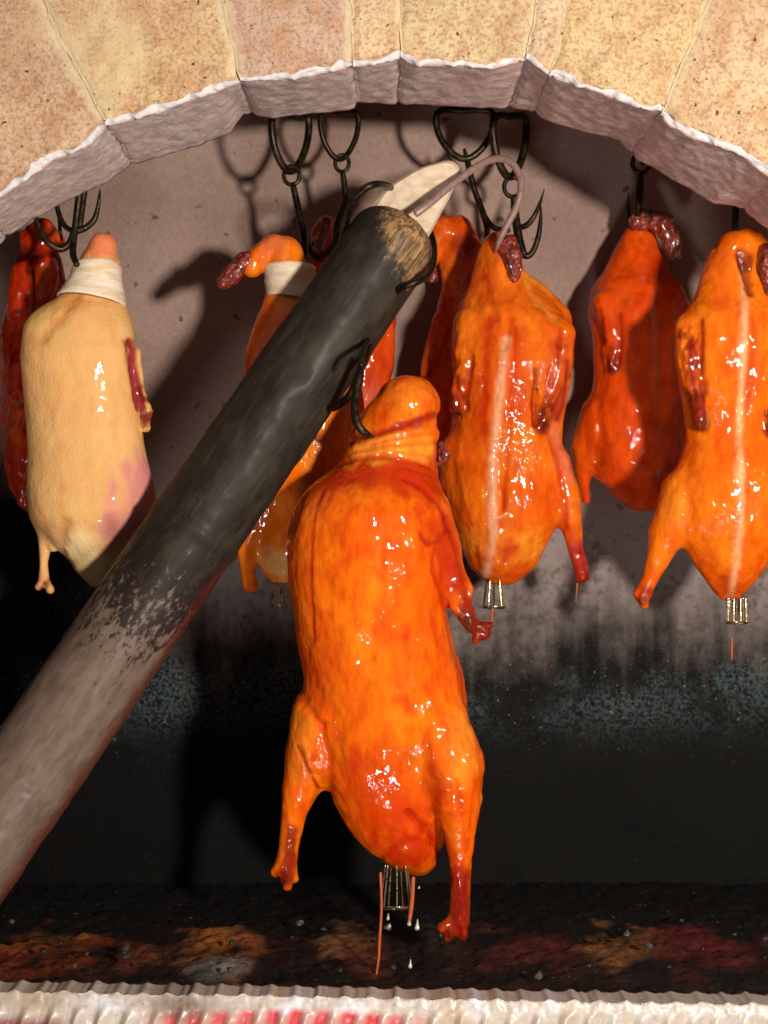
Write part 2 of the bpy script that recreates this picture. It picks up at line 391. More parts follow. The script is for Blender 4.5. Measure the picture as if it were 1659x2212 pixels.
for bi in range(len(edges)-1):
    a0, a1 = math.radians(edges[bi]+.02), math.radians(edges[bi+1]-.02)
    nt = max(14, int((a1-a0)*260)); th = np.linspace(a0, a1, nt)
    rf = np.interp(th, PF[:, 0], PF[:, 1]); rb = np.interp(th, PB[:, 0], PB[:, 1])
    prof = []   # (kind, u): outer front -> inner rim -> soffit -> back
    R_OUT = rf.max()*0+PF[:, 1].max()+.36
    rows = []
    for u in np.linspace(0, 1, 70)**.7: rows.append(('f', u))
    for u in np.linspace(0, 1, 7)[1:-1]: rows.append(('c', u))
    for u in np.linspace(0, 1, 34): rows.append(('s', u))
    for u in (0.02, .3, 1): rows.append(('b', u))
    V = []; at_s = []; at_j = []; at_r = []; tilt = random.uniform(-.0035, .0035); setb = random.uniform(-.002, .002)
    one = np.ones(nt); ct_ = np.minimum(th-a0, a1-th)
    chip = .001+.014*fbm(th*44+50., one*(1.+bi), one*2., 3); rnd = np.maximum(0, 1-ct_*rf/(.004+.008*fbm(th*0+bi*3., th*90+20, one*4., 2)))**2*1.3
    w = .030 if bi in (2, 3, 8, 1) else .012
    for kind, u in rows:
        if kind == 'f': r = R_OUT+(rf+chip*.8-R_OUT)*u; y = one*(YF+setb); nf = r*30
        elif kind == 'c': r = rf+chip*.8*(1-math.sin(u*math.pi/2)); y = YF+setb+chip*.7*(1-math.cos(u*math.pi/2)); nf = r*30
        elif kind == 's': y = YF+setb+chip*.7+(YB-YF-chip*.7)*u; r = rf+(rb-rf)*u; nf = y*40+70
        else: y = one*YB; r = rb+(R_OUT-rb)*u; nf = one*5
        fr = (th-a0)/(a1-a0)
        wv = lambda q: (fbm(r*40+q*7.+40, y*30+60, one*(q+3.), 3)-.5)*.011
        th_ = th+wv(bi)*(1-fr)+wv(bi+1)*fr
        nn = fbm(th*60+80., nf+r*20+50., y*40+30.+bi*3, 4)-.5
        d = r-rf
        if kind == 'f': y = y-nn*.005*(1-u*.3)+rnd*.003-np.exp(-(d/.012)**2)*nn*.014
        elif kind == 'c': y = y+nn*.012; r = r+nn*.016
        elif kind == 's': r = r+nn*.004+rnd*.003
        V += np.stack([cx0+r*np.sin(th_), y, cz0+r*np.cos(th_)], 1).tolist()
        at_s += list({'f': np.maximum(0, .34-d/.012*.25), 'c': one*(.55+.4*u), 's': one, 'b': one}[kind])
        at_r += list({'f': np.maximum(0, .55-d/.010*.5), 'c': one*.85, 's': one*max(0, .6-u*9), 'b': one*0}[kind])
        at_j += list(np.maximum(0, 1-np.minimum((th-a0)*rf*(1.0 if bi in (2, 4, 8, 3) else 3), (a1-th)*rf)/w) if kind == 'f' else one*0)
    F = []
    for i in range(len(rows)-1):
        for j in range(nt-1): a = i*nt+j; F.append((a, a+nt, a+nt+1, a+1))
    F.append(tuple(i*nt for i in range(len(rows)))); F.append(tuple(i*nt+nt-1 for i in range(len(rows)))[::-1])
    mat = brick_mat('arch_brick_stone', L4(*tones[bi][0]), L4(*tones[bi][1]), bi+1)
    o = mesh_obj('mortar_filling' if bi in (4, 6) else 'arch_brick', V, F, mat, attrs={'soffit': at_s, 'joint': at_j, 'rim': at_r})
    o.data.polygons[len(F)-1].use_smooth = False; o.data.polygons[len(F)-2].use_smooth = False
    place(arch, o)
# core mortar visible in the joints
V = []; F = []; ths = np.linspace(math.radians(-56), math.radians(50), 120)
for t in ths:
    rb_ = np.interp(t, PB[:, 0], PB[:, 1]); rf_ = np.interp(t, PF[:, 0], PF[:, 1])
    for (r, y) in ((1.3, YF+.006), (rf_+.010, YF+.006), (max(rb_, rf_)+.010, YB-.004), (1.3, YB-.004)):
        V.append((cx0+r*math.sin(t), y, cz0+r*math.cos(t)))
for i in range(len(ths)-1):
    for k in range(3): a = i*4+k; F.append((a, a+1, a+5, a+4))
mm = NT('joint_mortar'); mm.set(Base_Color=mm.mix(mm.ramp(mm.noise(80, 4), .4, .65), L4(150, 126, 96), L4(92, 74, 58)), Roughness=.9, Normal=mm.bump(mm.noise(150, 3), .8, .003))
place(arch, mesh_obj('joint_mortar', V, F, mm.m))

# ---------------------------------------------------------------- ledge across the oven mouth
def ledge():
    zt = P(0, 2134, .095).z; nx, nr = 900, 46
    X = np.linspace(-.62, .62, nx); s = sc(.06)
    rows = []
    V = np.zeros((nx, nr, 3)); col = np.zeros((nx, nr, 3))
    sl = -.017
    per = 55*s
    for r in range(nr):
        if r < 12:                                    # top, back to front
            u = r/11.; y = .095-(.035)*u; z = zt+0*X
        else:
            u = (r-12)/(nr-13.); y = .060-.004*min(1, u*8); z = zt-u*.085
        bumpx = np.abs(np.sin(math.pi*X/per))**6
        zz = z+sl*X*1.0+(bumpx*.0026+(vnoise(X*40+30, X*0+4, X*0+2.)-.5)*.0012+(vnoise(X*220+30, X*0+4, X*0+2.)-.5)*.0015)*(1 if r < 14 else max(0, 1-(r-14)/6))
        dz = zt-z
        ph = (X+dz*.30+.0016*np.sin(X*57)+.004*(vnoise(X*13+60, X*0+2, X*0)-.5))/per % 1.0
        ridge = np.where(ph < .22, ph/.22, np.maximum(0, 1-(ph-.22)/.5))
        ridge *= .6+.8*vnoise(X/per*.9+40, X*0+r*.1, X*0+5.)
        dep = np.clip((dz-.010)/.015, 0, 1)
        yy = y-(ridge*.0075*dep if r >= 12 else 0)+(vnoise(X*150+99, X*0+r*.7, X*0)-.5)*.0015
        V[:, r, 0] = X; V[:, r, 1] = yy; V[:, r, 2] = zz
        vx = X/s+829.5; vy = 2140+dz/s
        base = lin((190, 180, 170))*np.ones((nx, 1))
        def bl(c, w):
            nonlocal base
            w = np.clip(w, 0, 1)[:, None]; base = base*(1-w)+lin(c)*w
        n1 = fbm(X*30+70, X*0+vy/40., X*0+3.); 
        bl((186, 168, 146), (n1-.45)*4)
        bl((212, 210, 216), (n1-.55)*5)
        pk = np.clip((vy-2160-np.abs(vx-640)*.03)/12., 0, 1)*np.clip((vx-300)/80, 0, 1)*np.clip((960-vx)/130, 0, 1)  # pink-red blended in low on the front face, left of centre
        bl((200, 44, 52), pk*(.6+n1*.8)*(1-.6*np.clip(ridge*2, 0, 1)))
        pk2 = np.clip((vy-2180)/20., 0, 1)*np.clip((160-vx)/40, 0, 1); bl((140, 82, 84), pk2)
        bl((112, 88, 72), np.clip(1.4-np.hypot((vx-405)/75, (vy-2160)/30)+(n1-.5), 0, 1)*.9)
        bl((170, 150, 126), np.clip(1.2-np.hypot((vx-90)/100, (vy-2160)/40), 0, 1)*.8)
        bl((182, 152, 124), np.clip(1.2-np.hypot((vx-975)/45, (vy-2190)/60)+(n1-.5), 0, 1)*.8)
        bl((172, 148, 128), np.clip(1.2-np.hypot((vx-1225)/28, (vy-2170)/22), 0, 1)*.8)
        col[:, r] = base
    i, j = np.meshgrid(np.arange(nx-1), np.arange(nr-1), indexing='ij'); a = (i*nr+j).ravel()
    F = np.stack([a, a+1, a+nr+1, a+nr], 1)
    Vb = V.reshape(-1, 3).tolist(); Fb = F.tolist()
    # closed back and bottom
    n0 = len(Vb); back = [(X[0], .095, zt-.085), (X[-1], .095, zt-.085)]
    Vb += back; Fb.append([n0, n0+1]+[(k*nr+nr-1) for k in range(nx-1, -1, -1)]); Fb.append([n0+1, n0]+[k*nr for k in range(nx)])
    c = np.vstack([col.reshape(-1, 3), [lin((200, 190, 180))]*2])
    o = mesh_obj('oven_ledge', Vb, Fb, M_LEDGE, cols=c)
    tag(o, 'pale ribbed ledge with pink areas and brown stains along the bottom of the oven mouth', 'ledge')
ledge()

# ---------------------------------------------------------------- implicit surface duck builder
def surface_nets(F, org, h):
    nx, ny, nz = F.shape; ins = F < 0
    acc = np.zeros((nx-1, ny-1, nz-1, 3), np.float32); cnt = np.zeros((nx-1, ny-1, nz-1), np.float32)
    cor = [(i, j, k) for i in (0, 1) for j in (0, 1) for k in (0, 1)]
    sl = lambda c: (slice(c[0], nx-1+c[0]), slice(c[1], ny-1+c[1]), slice(c[2], nz-1+c[2]))
    for a in cor:
        for ax in range(3):
            if a[ax]: continue
            b = list(a); b[ax] = 1
            fa, fb = F[sl(a)], F[sl(b)]; m = (fa < 0) != (fb < 0)
            t = np.where(m, fa/np.where(m, fa-fb, 1), 0)
            for d in range(3): acc[..., d] += np.where(m, a[d]+(t if d == ax else 0), 0)
            cnt += m
    act = cnt > 0; idx = -np.ones(act.shape, np.int64); idx[act] = np.arange(act.sum())
    ii = np.argwhere(act); V = org+(ii+acc[act]/cnt[act][:, None])*h
    Q = []
    for ax in range(3):
        o1, o2 = [(1, 2), (2, 0), (0, 1)][ax]
        n = [nx, ny, nz]; s0 = [slice(0, n[0]), slice(0, n[1]), slice(0, n[2])]; s1 = list(s0)
        s0[ax] = slice(0, n[ax]-1); s1[ax] = slice(1, n[ax])
        ch = ins[tuple(s0)] != ins[tuple(s1)]
        e = np.argwhere(ch); e = e[(e[:, o1] > 0) & (e[:, o2] > 0) & (e[:, o1] < n[o1]-1) & (e[:, o2] < n[o2]-1)]
        flip = ins[e[:, 0], e[:, 1], e[:, 2]]
        def g(a, b):
            q = e.copy(); q[:, o1] -= a; q[:, o2] -= b; return idx[q[:, 0], q[:, 1], q[:, 2]]
        q = np.stack([g(1, 1), g(0, 1), g(0, 0), g(1, 0)], 1)
        q[~flip] = q[~flip][:, ::-1]; Q.append(q)
    return V, np.vstack(Q)
def smin(a, b, k):
    h = np.clip(.5+.5*(b-a)/k, 0, 1); return b*(1-h)+a*h-k*h*(1-h)
def chain_sdf(X, Y, Z, pts):
    """pts (vx, vy, Y, r) px"""
    d = None; pts = list(pts)
    if len(pts) == 1: pts = pts+[tuple(np.add(pts[0], (0, .5, 0, 0)))]
    for p, q in zip(pts[:-1], pts[1:]):
        a = np.array(p[:3:1], float)[[0, 2, 1]]; b = np.array(q[:3], float)[[0, 2, 1]]   # -> (X, Ydepth, Z)
        ab = b-a; L = (ab**2).sum()+1e-6
        t = np.clip(((X-a[0])*ab[0]+(Y-a[1])*ab[1]+(Z-a[2])*ab[2])/L, 0, 1)
        dd = np.sqrt((X-a[0]-t*ab[0])**2+(Y-a[1]-t*ab[1])**2+(Z-a[2]-t*ab[2])**2)-(p[3]+(q[3]-p[3])*t)
        d = dd if d is None else np.minimum(d, dd)
    return d
def loft_sdf(X, Y, Z, rows, dk, yc=0., sm=14, maxb=130, bow=None):
    if bow is not None: bw = np.array(bow, float); yc = yc+np.interp(Z, bw[:, 0], bw[:, 1])
    r = np.array(rows, float); z = np.arange(r[0, 0], r[-1, 0]+1, 2.)
    xl = np.interp(z, r[:, 0], r[:, 1]); xr = np.interp(z, r[:, 0], r[:, 2])
    k = np.ones(sm//2*2+1); k /= k.sum(); pad = len(k)//2
    f = lambda a: np.convolve(np.pad(a, pad, 'reflect', reflect_type='odd'), k, 'valid')
    xl, xr = f(xl), f(xr); w = np.maximum((xr-xl)/2, 6); cx = (xl+xr)/2
    W = np.interp(Z, z, w); CX = np.interp(Z, z, cx); B = np.minimum(W*dk, maxb)
    v = np.sqrt(((X-CX)/W)**2+((Y-yc)/B)**2)
    d = (v-1)*np.minimum(W, B)
    return np.maximum(d, np.maximum(Z-r[-1, 0], r[0, 0]-Z))
def build_duck(name, y, rows, dk, chains, groove=(), pig=(), base=((236, 112, 14), (244, 150, 30)), red=(196, 44, 8), redamt=.5,
               h=4., mat=None, rough=2., yc=0., seed=0, parent=None, maxb=130, bow=None, lines=(), gnarl=()):
    """everything in photo pixels around depth y; chains: (pts, k); pig: (colour, pts, softness, strength)"""
    ext = np.array([p for c, _ in chains for p in c]+[(a[1], a[0], 0, 4) for a in rows]+[(a[2], a[0], 0, 4) for a in rows], float)
    x0, x1 = (ext[:, 0]-ext[:, 3]).min()-10, (ext[:, 0]+ext[:, 3]).max()+10
    z0, z1 = (ext[:, 1]-ext[:, 3]).min()-10, (ext[:, 1]+ext[:, 3]).max()+10
    mb = max(min(maxb, max((a[2]-a[1])/2*dk for a in rows))+abs(yc), (np.abs(ext[:, 2])+ext[:, 3]).max())+12+(max(abs(b[1]) for b in bow) if bow else 0)
    X, Y, Z = np.meshgrid(np.arange(x0, x1, h, dtype=np.float32), np.arange(-mb, mb, h, dtype=np.float32), np.arange(z0, z1, h, dtype=np.float32), indexing='ij')
    D = loft_sdf(X, Y, Z, rows, dk, yc, maxb=maxb, bow=bow)
    for pts, k in chains: D = smin(D, chain_sdf(X, Y, Z, pts), k)
    for pts, k in groove:
        g = -chain_sdf(X, Y, Z, pts); D = -smin(-D, -g, k)
    V, Q = surface_nets(D.astype(np.float32), np.array([x0, -mb, z0]), h)
    # one relaxation pass, then wrinkles
    nb = np.zeros_like(V); ct = np.zeros(len(V))
    for a, b in ((0, 1), (1, 2), (2, 3), (3, 0)):
        np.add.at(nb, Q[:, a], V[Q[:, b]]); np.add.at(ct, Q[:, a], 1); np.add.at(nb, Q[:, b], V[Q[:, a]]); np.add.at(ct, Q[:, b], 1)
    V = V*.5+.5*nb/np.maximum(ct, 1)[:, None]
    N = np.zeros_like(V); fn = np.cross(V[Q[:, 2]]-V[Q[:, 0]], V[Q[:, 3]]-V[Q[:, 1]])
    for a in range(4): np.add.at(N, Q[:, a], fn)
    N /= np.linalg.norm(N, axis=1)[:, None]+1e-9
    vx, vd, vz = V.T; S = seed*11.
    disp = (fbm(vx/36+S+50, vd/36+50, vz/60+50, 3)-.5)*2*rough*2.2+(fbm(vx/9+S+90, vd/9+70, vz/16+60, 2, 1)-.5)*rough*.9
    if gnarl:
        gd = np.min([chain_sdf(vx, vd, vz, g) for g in gnarl], 0); gw = np.clip(1-gd/9., 0, 1)
        disp = disp+gw*((fbm(vx/13+S+10, vd/13+30, vz/24+20, 3, 2)-.5)*15+(fbm(vx/5+S, vd/5+30, vz/9+20, 1, 3)-.5)*3)
    front = np.clip(-N[:, 1]*3+.9, 0, 1); lw = []
    for pts, wid, dep, lc, ls in lines:
        p3 = [tuple(p) for p in catmull([np.array([a, b, 0., 0.]) for a, b in pts], 5)]
        p3 = [(p[0], p[1], 0., 0.) for p in p3]
        wob = (fbm(vx/14+S+33, vd/14+12, vz/14+44, 2, 1)-.5)*wid*1.1
        ld = chain_sdf(vx, vx*0, vz, p3)+wob; g = np.exp(-np.maximum(ld, 0)**2/wid**2)*front
        disp = disp-dep*g; lw.append((g, lc, ls))
    V = V+N*disp[:, None]
    # pigment
    n1 = fbm(vx/60+S+40, vd/60+40, vz/90+40, 3, 1)[:, None]; n2 = fbm(vx/22+S+20, vd/22+60, vz/44+80, 4, 2)[:, None]
    col = lin(base[0])+(lin(base[1])-lin(base[0]))*np.clip((n1-.3)*2.5, 0, 1)
    w = np.clip((n2-.5)*4, 0, 1)*redamt; col = col*(1-w)+lin(red)*w
    for c, pts, soft, st in pig:
        if len(pts) == 1: pts = [pts[0], tuple(np.add(pts[0], (0, .5, 0, 0)))]
        d = chain_sdf(vx, vd, vz, pts)[:, None]+(n2-.5)*soft*1.8
        w = np.clip(1-d/soft, 0, 1); w = w*w*(3-2*w)*st; col = col*(1-w)+lin(c)*w
    for g, lc, ls in lw:
        if lc is not None: w = np.clip(g*1.15*(.75+.5*n2[:, 0]), 0, 1)[:, None]*ls; col = col*(1-w)+lin(lc)*w
    if gnarl:
        w = (gw*np.clip((fbm(vx/11+S+5, vd/11+8, vz/18+2, 3, 3)-.42)*5, 0, 1))[:, None]*.85; col = col*(1-w)+lin((104, 20, 10))*w
    vx, vd, vz = V.T
    s = sc(y); W = np.stack([(vx-829.5)*s, y+vd*s, (1106-vz)*s], 1)
    o = mesh_obj(name, W, Q, mat or M_SKIN, cols=col)
    if parent: place(parent, o)
    return o
CH = (70, 22, 16); RED = (178, 34, 8); YEL = (246, 176, 60); FAT = (240, 190, 128)
def stump(name, y, pts, parent, mat=None, seed=1):
    return build_duck(name, y, [(pts[0][1]-3, pts[0][0]-3, pts[0][0]+3), (pts[0][1]+3, pts[0][0]-3, pts[0][0]+3)], 1., [(pts, 6)], h=2.4, mat=mat or M_CHAR, rough=7.5, seed=seed, parent=parent)
def collar(y, rows, parent, dk=.9, bow=8, name='neck_wrap'):
    """rows (vy, xl, xr) from top to bottom"""
    n = 96; R = 16; V = []; s = sc(y); r = np.array(rows, float)
    zz = np.linspace(r[0, 0], r[-1, 0], R)
    ring = []
    for k, z in enumerate(zz):
        xl, xr = np.interp(z, r[:, 0], r[:, 1]), np.interp(z, r[:, 0], r[:, 2]); a = (xr-xl)/2; cx = (xl+xr)/2
        for q in range(n):
            ph = 2*math.pi*q/n; f = float(fbm(np.array([math.cos(ph)*2+20+z*.01]), np.array([math.sin(ph)*2+20]), np.array([z*.09+8]), 3)[0])-.5
            px = cx+(a+5*f)*math.cos(ph); d = (a*dk+5*f)*math.sin(ph); pz = z+(d/a)*bow*1.0+f*3+(px-cx)*.16*(k/R)
            V.append(((px-829.5)*s, y+d*s, (1106-pz)*s))
    F = []
    for k in range(R-1):
        for q in range(n): a_ = k*n+q; b_ = k*n+(q+1) % n; F.append((a_, b_, b_+n, a_+n))
    o = mesh_obj(name, V, F, M_CLOTH); md = o.modifiers.new('thickness', 'SOLIDIFY'); md.thickness = .0016; md.offset = 1
    place(parent, o); return o

G_D = 'roast ducks hanging in the oven'
def duck_root(label, vx, vy, y): return empty('roast_duck', label, 'roast duck', P(vx, vy, y), G_D)

# --- D1 big glazed duck in front
Y1 = .22
d1 = duck_root('large glossy orange duck hanging in front from the scorched bamboo pole', 850, 1880, Y1)
build_duck('body', Y1,
  [(935, 775, 946), (965, 750, 943), (1000, 733, 944), (1025, 700, 948), (1055, 664, 954), (1100, 638, 962), (1150, 624, 970), (1223, 623, 966), (1315, 633, 966), (1388, 644, 980), (1461, 655, 1003), (1530, 668, 1012),
   (1610, 680, 1004), (1680, 696, 988), (1736, 722, 978), (1780, 744, 968), (1828, 776, 962), (1861, 812, 952), (1883, 845, 942), (1899, 882, 922)], .82,
  [([(882, 878, -5, 68), (860, 925, 0, 82), (842, 965, 0, 92)], 16),
   ([(700, 1545, -10, 70), (672, 1630, -5, 56), (650, 1700, 0, 40), (636, 1760, 5, 27), (624, 1830, 8, 21), (614, 1872, 8, 23)], 34),
   ([(614, 1872, 8, 22), (594, 1884, 0, 12)], 8), ([(618, 1880, 8, 18), (622, 1914, 0, 9)], 8), ([(618, 1870, 8, 18), (636, 1900, 4, 9)], 8),
   ([(935, 1570, -55, 78), (972, 1640, -62, 72), (984, 1710, -62, 53), (990, 1780, -58, 34), (992, 1850, -52, 24), (992, 1920, -50, 21), (988, 1975, -50, 23)], 26),
   ([(985, 1975, -50, 18), (954, 1988, -62, 13)], 7), ([(988, 1980, -50, 18), (996, 2004, -55, 12)], 7), ([(980, 1985, -50, 16), (968, 2008, -62, 9)], 6),
   ([(925, 1110, -40, 48), (950, 1180, -48, 44), (972, 1250, -52, 32)], 18), ([(972, 1240, -52, 28), (990, 1300, -52, 24), (1015, 1345, -50, 17), (1042, 1362, -48, 14)], 9),
   ([(985, 1230, -50, 14), (1005, 1270, -54, 14), (1000, 1300, -55, 12)], 7), ([(1040, 1352, -48, 10), (1056, 1346, -50, 8)], 4), ([(1030, 1362, -48, 10), (1024, 1380, -48, 8)], 4)],
  groove=[([(735, 972, -95, 7), (800, 960, -112, 7), (880, 930, -100, 7), (950, 912, -30, 6)], 8), ([(730, 1012, -90, 5), (830, 1000, -122, 5), (950, 1030, -40, 4)], 12),
          ([(650, 1600, -68, 2.5), (668, 1650, -70, 3), (692, 1705, -60, 5)], 6), ([(905, 1790, -118, 7), (940, 1850, -100, 8), (958, 1885, -60, 8)], 16)],
  pig=[(RED, [(735, 1035, -60, 26), (830, 1020, -110, 26), (930, 1040, -60, 28)], 55, .8), ((206, 70, 10), [(640, 1150, -20, 10), (640, 1320, -40, 10), (670, 1450, -60, 10)], 60, .7),
       (YEL, [(760, 978, -80, 16), (930, 966, -70, 22)], 24, .8), (YEL, [(880, 870, -60, 30)], 50, .3), ((150, 32, 20), [(742, 960, -80, 9), (800, 948, -110, 9), (860, 928, -100, 8), (925, 912, -60, 4)], 12, .95), ((222, 120, 120), [(905, 917, -75, 6)], 16, .5),
       (RED, [(694, 1070, -90, 2), (684, 1200, -108, 2), (690, 1370, -110, 2)], 9, .6), (RED, [(955, 1140, -80, 14), (965, 1250, -80, 14)], 34, .75), (CH, [(1000, 1300, -60, 6), (1020, 1350, -55, 16), (1052, 1352, -50, 14)], 20, .9),
       (CH, [(640, 1790, -20, 1), (634, 1840, -15, 5)], 12, .75), ((120, 26, 18), [(630, 1850, -10, 6), (616, 1895, 0, 6)], 16, .85), ((110, 20, 16), [(992, 1880, -70, 14), (990, 1970, -70, 14)], 22, .9), ((92, 18, 14), [(956, 1990, -62, 14), (970, 2006, -60, 12), (998, 2006, -56, 14)], 18, .95), (CH, [(1020, 1376, -50, 10), (1056, 1348, -50, 10)], 16, .9), ((206, 110, 60), [(953, 1986, -76, 1)], 7, .8),
       ((178, 26, 4), [(850, 1850, -80, 36), (915, 1850, -80, 40)], 64, .9), ((206, 50, 6), [(780, 1690, -100, 24), (850, 1750, -100, 34)], 80, .75), ((186, 46, 10), [(935, 1700, -130, 12)], 26, .8),
       (YEL, [(990, 1560, -120, 14), (995, 1640, -130, 14)], 40, .5), (YEL, [(655, 1560, -60, 14), (640, 1650, -50, 10)], 34, .35), (YEL, [(615, 1150, 10, 4), (618, 1200, 10, 4)], 14, .4), ((238, 190, 150), [(702, 1712, -50, 7)], 12, .8), ((120, 30, 10), [(652, 1600, -64, 2), (668, 1648, -66, 2), (686, 1695, -60, 2)], 7, .8)],
  base=((232, 102, 4), (242, 132, 12)), red=(188, 46, 0), redamt=.5, h=3.6, rough=1.8, seed=1, parent=d1,
  bow=[(940, 5), (1030, -8), (1110, -30), (1180, -38), (1300, -26), (1450, -4), (1560, 6), (1700, 16), (1900, 42)], maxb=134,
  gnarl=[[(960, 1200, -50, 22), (1000, 1320, -50, 18), (1045, 1360, -48, 16)], [(612, 1880, 8, 18), (622, 1905, 6, 14)], [(990, 1985, -50, 22), (965, 2000, -56, 16)]],
  lines=[([(746, 958), (790, 948), (850, 928), (905, 912), (946, 898)], 8, 5, (150, 30, 18), .9), ([(732, 1004), (790, 992), (860, 996), (915, 1012), (945, 1034)], 6, 6, (176, 44, 8), .8),
    ([(760, 980), (830, 968), (900, 962), (945, 958)], 4, 3, (216, 104, 24), .6), ([(800, 966), (870, 948), (943, 936)], 3.5, 2.5, (210, 96, 24), .5), ([(820, 986), (890, 984), (944, 992)], 3.5, 2.5, (214, 100, 24), .5),
    ([(870, 1036), (915, 1062), (950, 1100), (968, 1140)], 6, 4, (150, 30, 8), .75), ([(700, 1062), (684, 1130), (678, 1230), (684, 1380)], 4, 1.5, (160, 34, 6), .7), ([(660, 1080), (640, 1150), (640, 1240)], 8, 1.5, (190, 56, 8), .5),
    ([(905, 1150), (918, 1170), (940, 1168), (962, 1146)], 5, 3.5, (150, 30, 8), .8), ([(936, 1180), (930, 1220), (942, 1262)], 5, 3, (176, 40, 8), .7), ([(960, 1120), (982, 1190), (1000, 1260), (1012, 1310)], 7, 3, (140, 24, 10), .75),
    ([(950, 1275), (966, 1310), (985, 1345)], 5, 3, (110, 24, 10), .7), ([(955, 1290), (972, 1380), (1000, 1470), (1018, 1550)], 7, 2.5, (196, 56, 6), .55), ([(930, 1330), (950, 1400), (958, 1480)], 9, 1, (206, 60, 6), .45),
    ([(648, 1475), (664, 1515), (700, 1555)], 10, 5, (196, 62, 8), .5), ([(646, 1602), (664, 1640), (690, 1700)], 3, 3, (90, 26, 8), .9), ([(700, 1560), (712, 1640), (716, 1716)], 9, 4, (200, 60, 8), .5),
    ([(880, 1740), (918, 1780), (946, 1830), (960, 1882)], 8, 7, (160, 28, 6), .75), ([(820, 1862), (850, 1825), (890, 1806), (935, 1816)], 8, 2.5, (190, 36, 8), .6), ([(930, 1640), (940, 1690), (930, 1740)], 11, 3, (170, 40, 10), .65),
    ([(630, 1790), (622, 1850), (616, 1895)], 11, 0, (110, 24, 14), .85), ([(996, 1880), (992, 1950), (985, 2000)], 17, 0, (130, 12, 12), .85), ([(1005, 1325), (1030, 1352), (1050, 1352)], 15, 0, (64, 20, 14), .9), ([(600, 1885), (624, 1905)], 8, 0, (60, 24, 14), .7), ([(970, 2000), (1000, 2005)], 9, 0, (80, 24, 18), .7),
    ([(965, 1200), (985, 1250), (1000, 1300)], 14, 0, (150, 28, 10), .7), ([(928, 1130), (960, 1175), (975, 1240)], 10, 2, (190, 48, 6), .5),
    ([(980, 1660), (990, 1720), (1000, 1800)], 5, 1.5, (196, 64, 8), .5), ([(1020, 1640), (1014, 1720), (1004, 1820)], 5, 1.5, (200, 60, 10), .5), ([(700, 1060), (780, 1030), (870, 1030), (930, 1060)], 14, 0, (196, 40, 6), .6)])
stump('neck_stump', Y1, [(952, 960, 30, 9), (956, 985, 25, 10), (948, 1005, 20, 8)], d1)

# --- D2 pale raw duck at left
Y2 = .31
d2 = duck_root('pale yellow uncooked duck with a white cloth neck wrap at the left', 190, 1260, Y2)
build_duck('body', Y2,
  [(570, 166, 256), (620, 150, 262), (645, 120, 268), (672, 74, 276), (704, 52, 288), (779, 48, 299), (888, 56, 302), (976, 62, 314), (1064, 60, 338), (1120, 66, 340), (1170, 108, 326), (1210, 140, 296), (1245, 170, 256), (1268, 192, 224)], .68,
  [([(222, 532, 0, 30), (214, 570, 0, 42), (205, 620, 0, 52)], 14), ([(110, 1110, 10, 42), (96, 1165, 12, 16), (92, 1215, 12, 9), (92, 1250, 10, 11)], 20), ([(92, 1250, 10, 11), (82, 1268, 6, 9)], 6), ([(94, 1255, 10, 10), (108, 1275, 4, 9)], 6),
   ([(112, 1150, 0, 12), (114, 1186, 0, 8)], 8), ([(296, 760, -10, 10), (304, 840, -14, 11), (318, 895, -12, 11)], 6), ([(320, 890, -12, 10), (316, 925, -14, 10)], 5)],
  groove=[([(288, 745, -32, 5), (296, 800, -36, 7), (300, 860, -30, 4)], 6)],
  pig=[((200, 70, 60), [(196, 540, -20, 8), (180, 560, -20, 6)], 18, .7), ((226, 126, 84), [(222, 525, -20, 26)], 40, .9), ((236, 204, 120), [(100, 690, -50, 20)], 40, .5),
       ((214, 130, 140), [(320, 1040, -30, 26), (285, 1120, -50, 26)], 60, .8), ((240, 216, 158), [(210, 1230, -30, 26), (180, 1190, -50, 22)], 50, .8), ((196, 130, 110), [(256, 1140, -70, 8)], 30, .5),
       ((140, 40, 44), [(288, 750, -30, 4), (298, 830, -34, 6), (308, 880, -24, 6)], 12, .9), ((150, 60, 44), [(322, 900, -14, 14)], 14, .7), ((220, 120, 90), [(90, 1262, 8, 14)], 10, .5)],
  base=((226, 172, 110), (232, 182, 118)), red=(214, 138, 68), redamt=.35, h=4., mat=M_PALE, rough=1.0, seed=2, parent=d2,
  bow=[(640, 8), (760, -12), (900, -4), (1100, -6), (1260, 20)], gnarl=[[(306, 840, -10, 12), (322, 900, -12, 14), (318, 922, -12, 10)], [(92, 1262, 8, 12)]],
  lines=[([(287, 742), (294, 790), (300, 840), (308, 880)], 8, 9, (150, 44, 50), .95), ([(110, 740), (150, 690), (170, 650)], 14, 4, (206, 130, 50), .4), ([(160, 1130), (140, 1190), (150, 1220)], 12, 4, (200, 130, 80), .4), ([(250, 1120), (262, 1160), (240, 1190)], 14, 0, (180, 110, 100), .6)])
collar(Y2, [(574, 160, 261), (612, 147, 266), (652, 124, 272)], d2, dk=.95, bow=9)

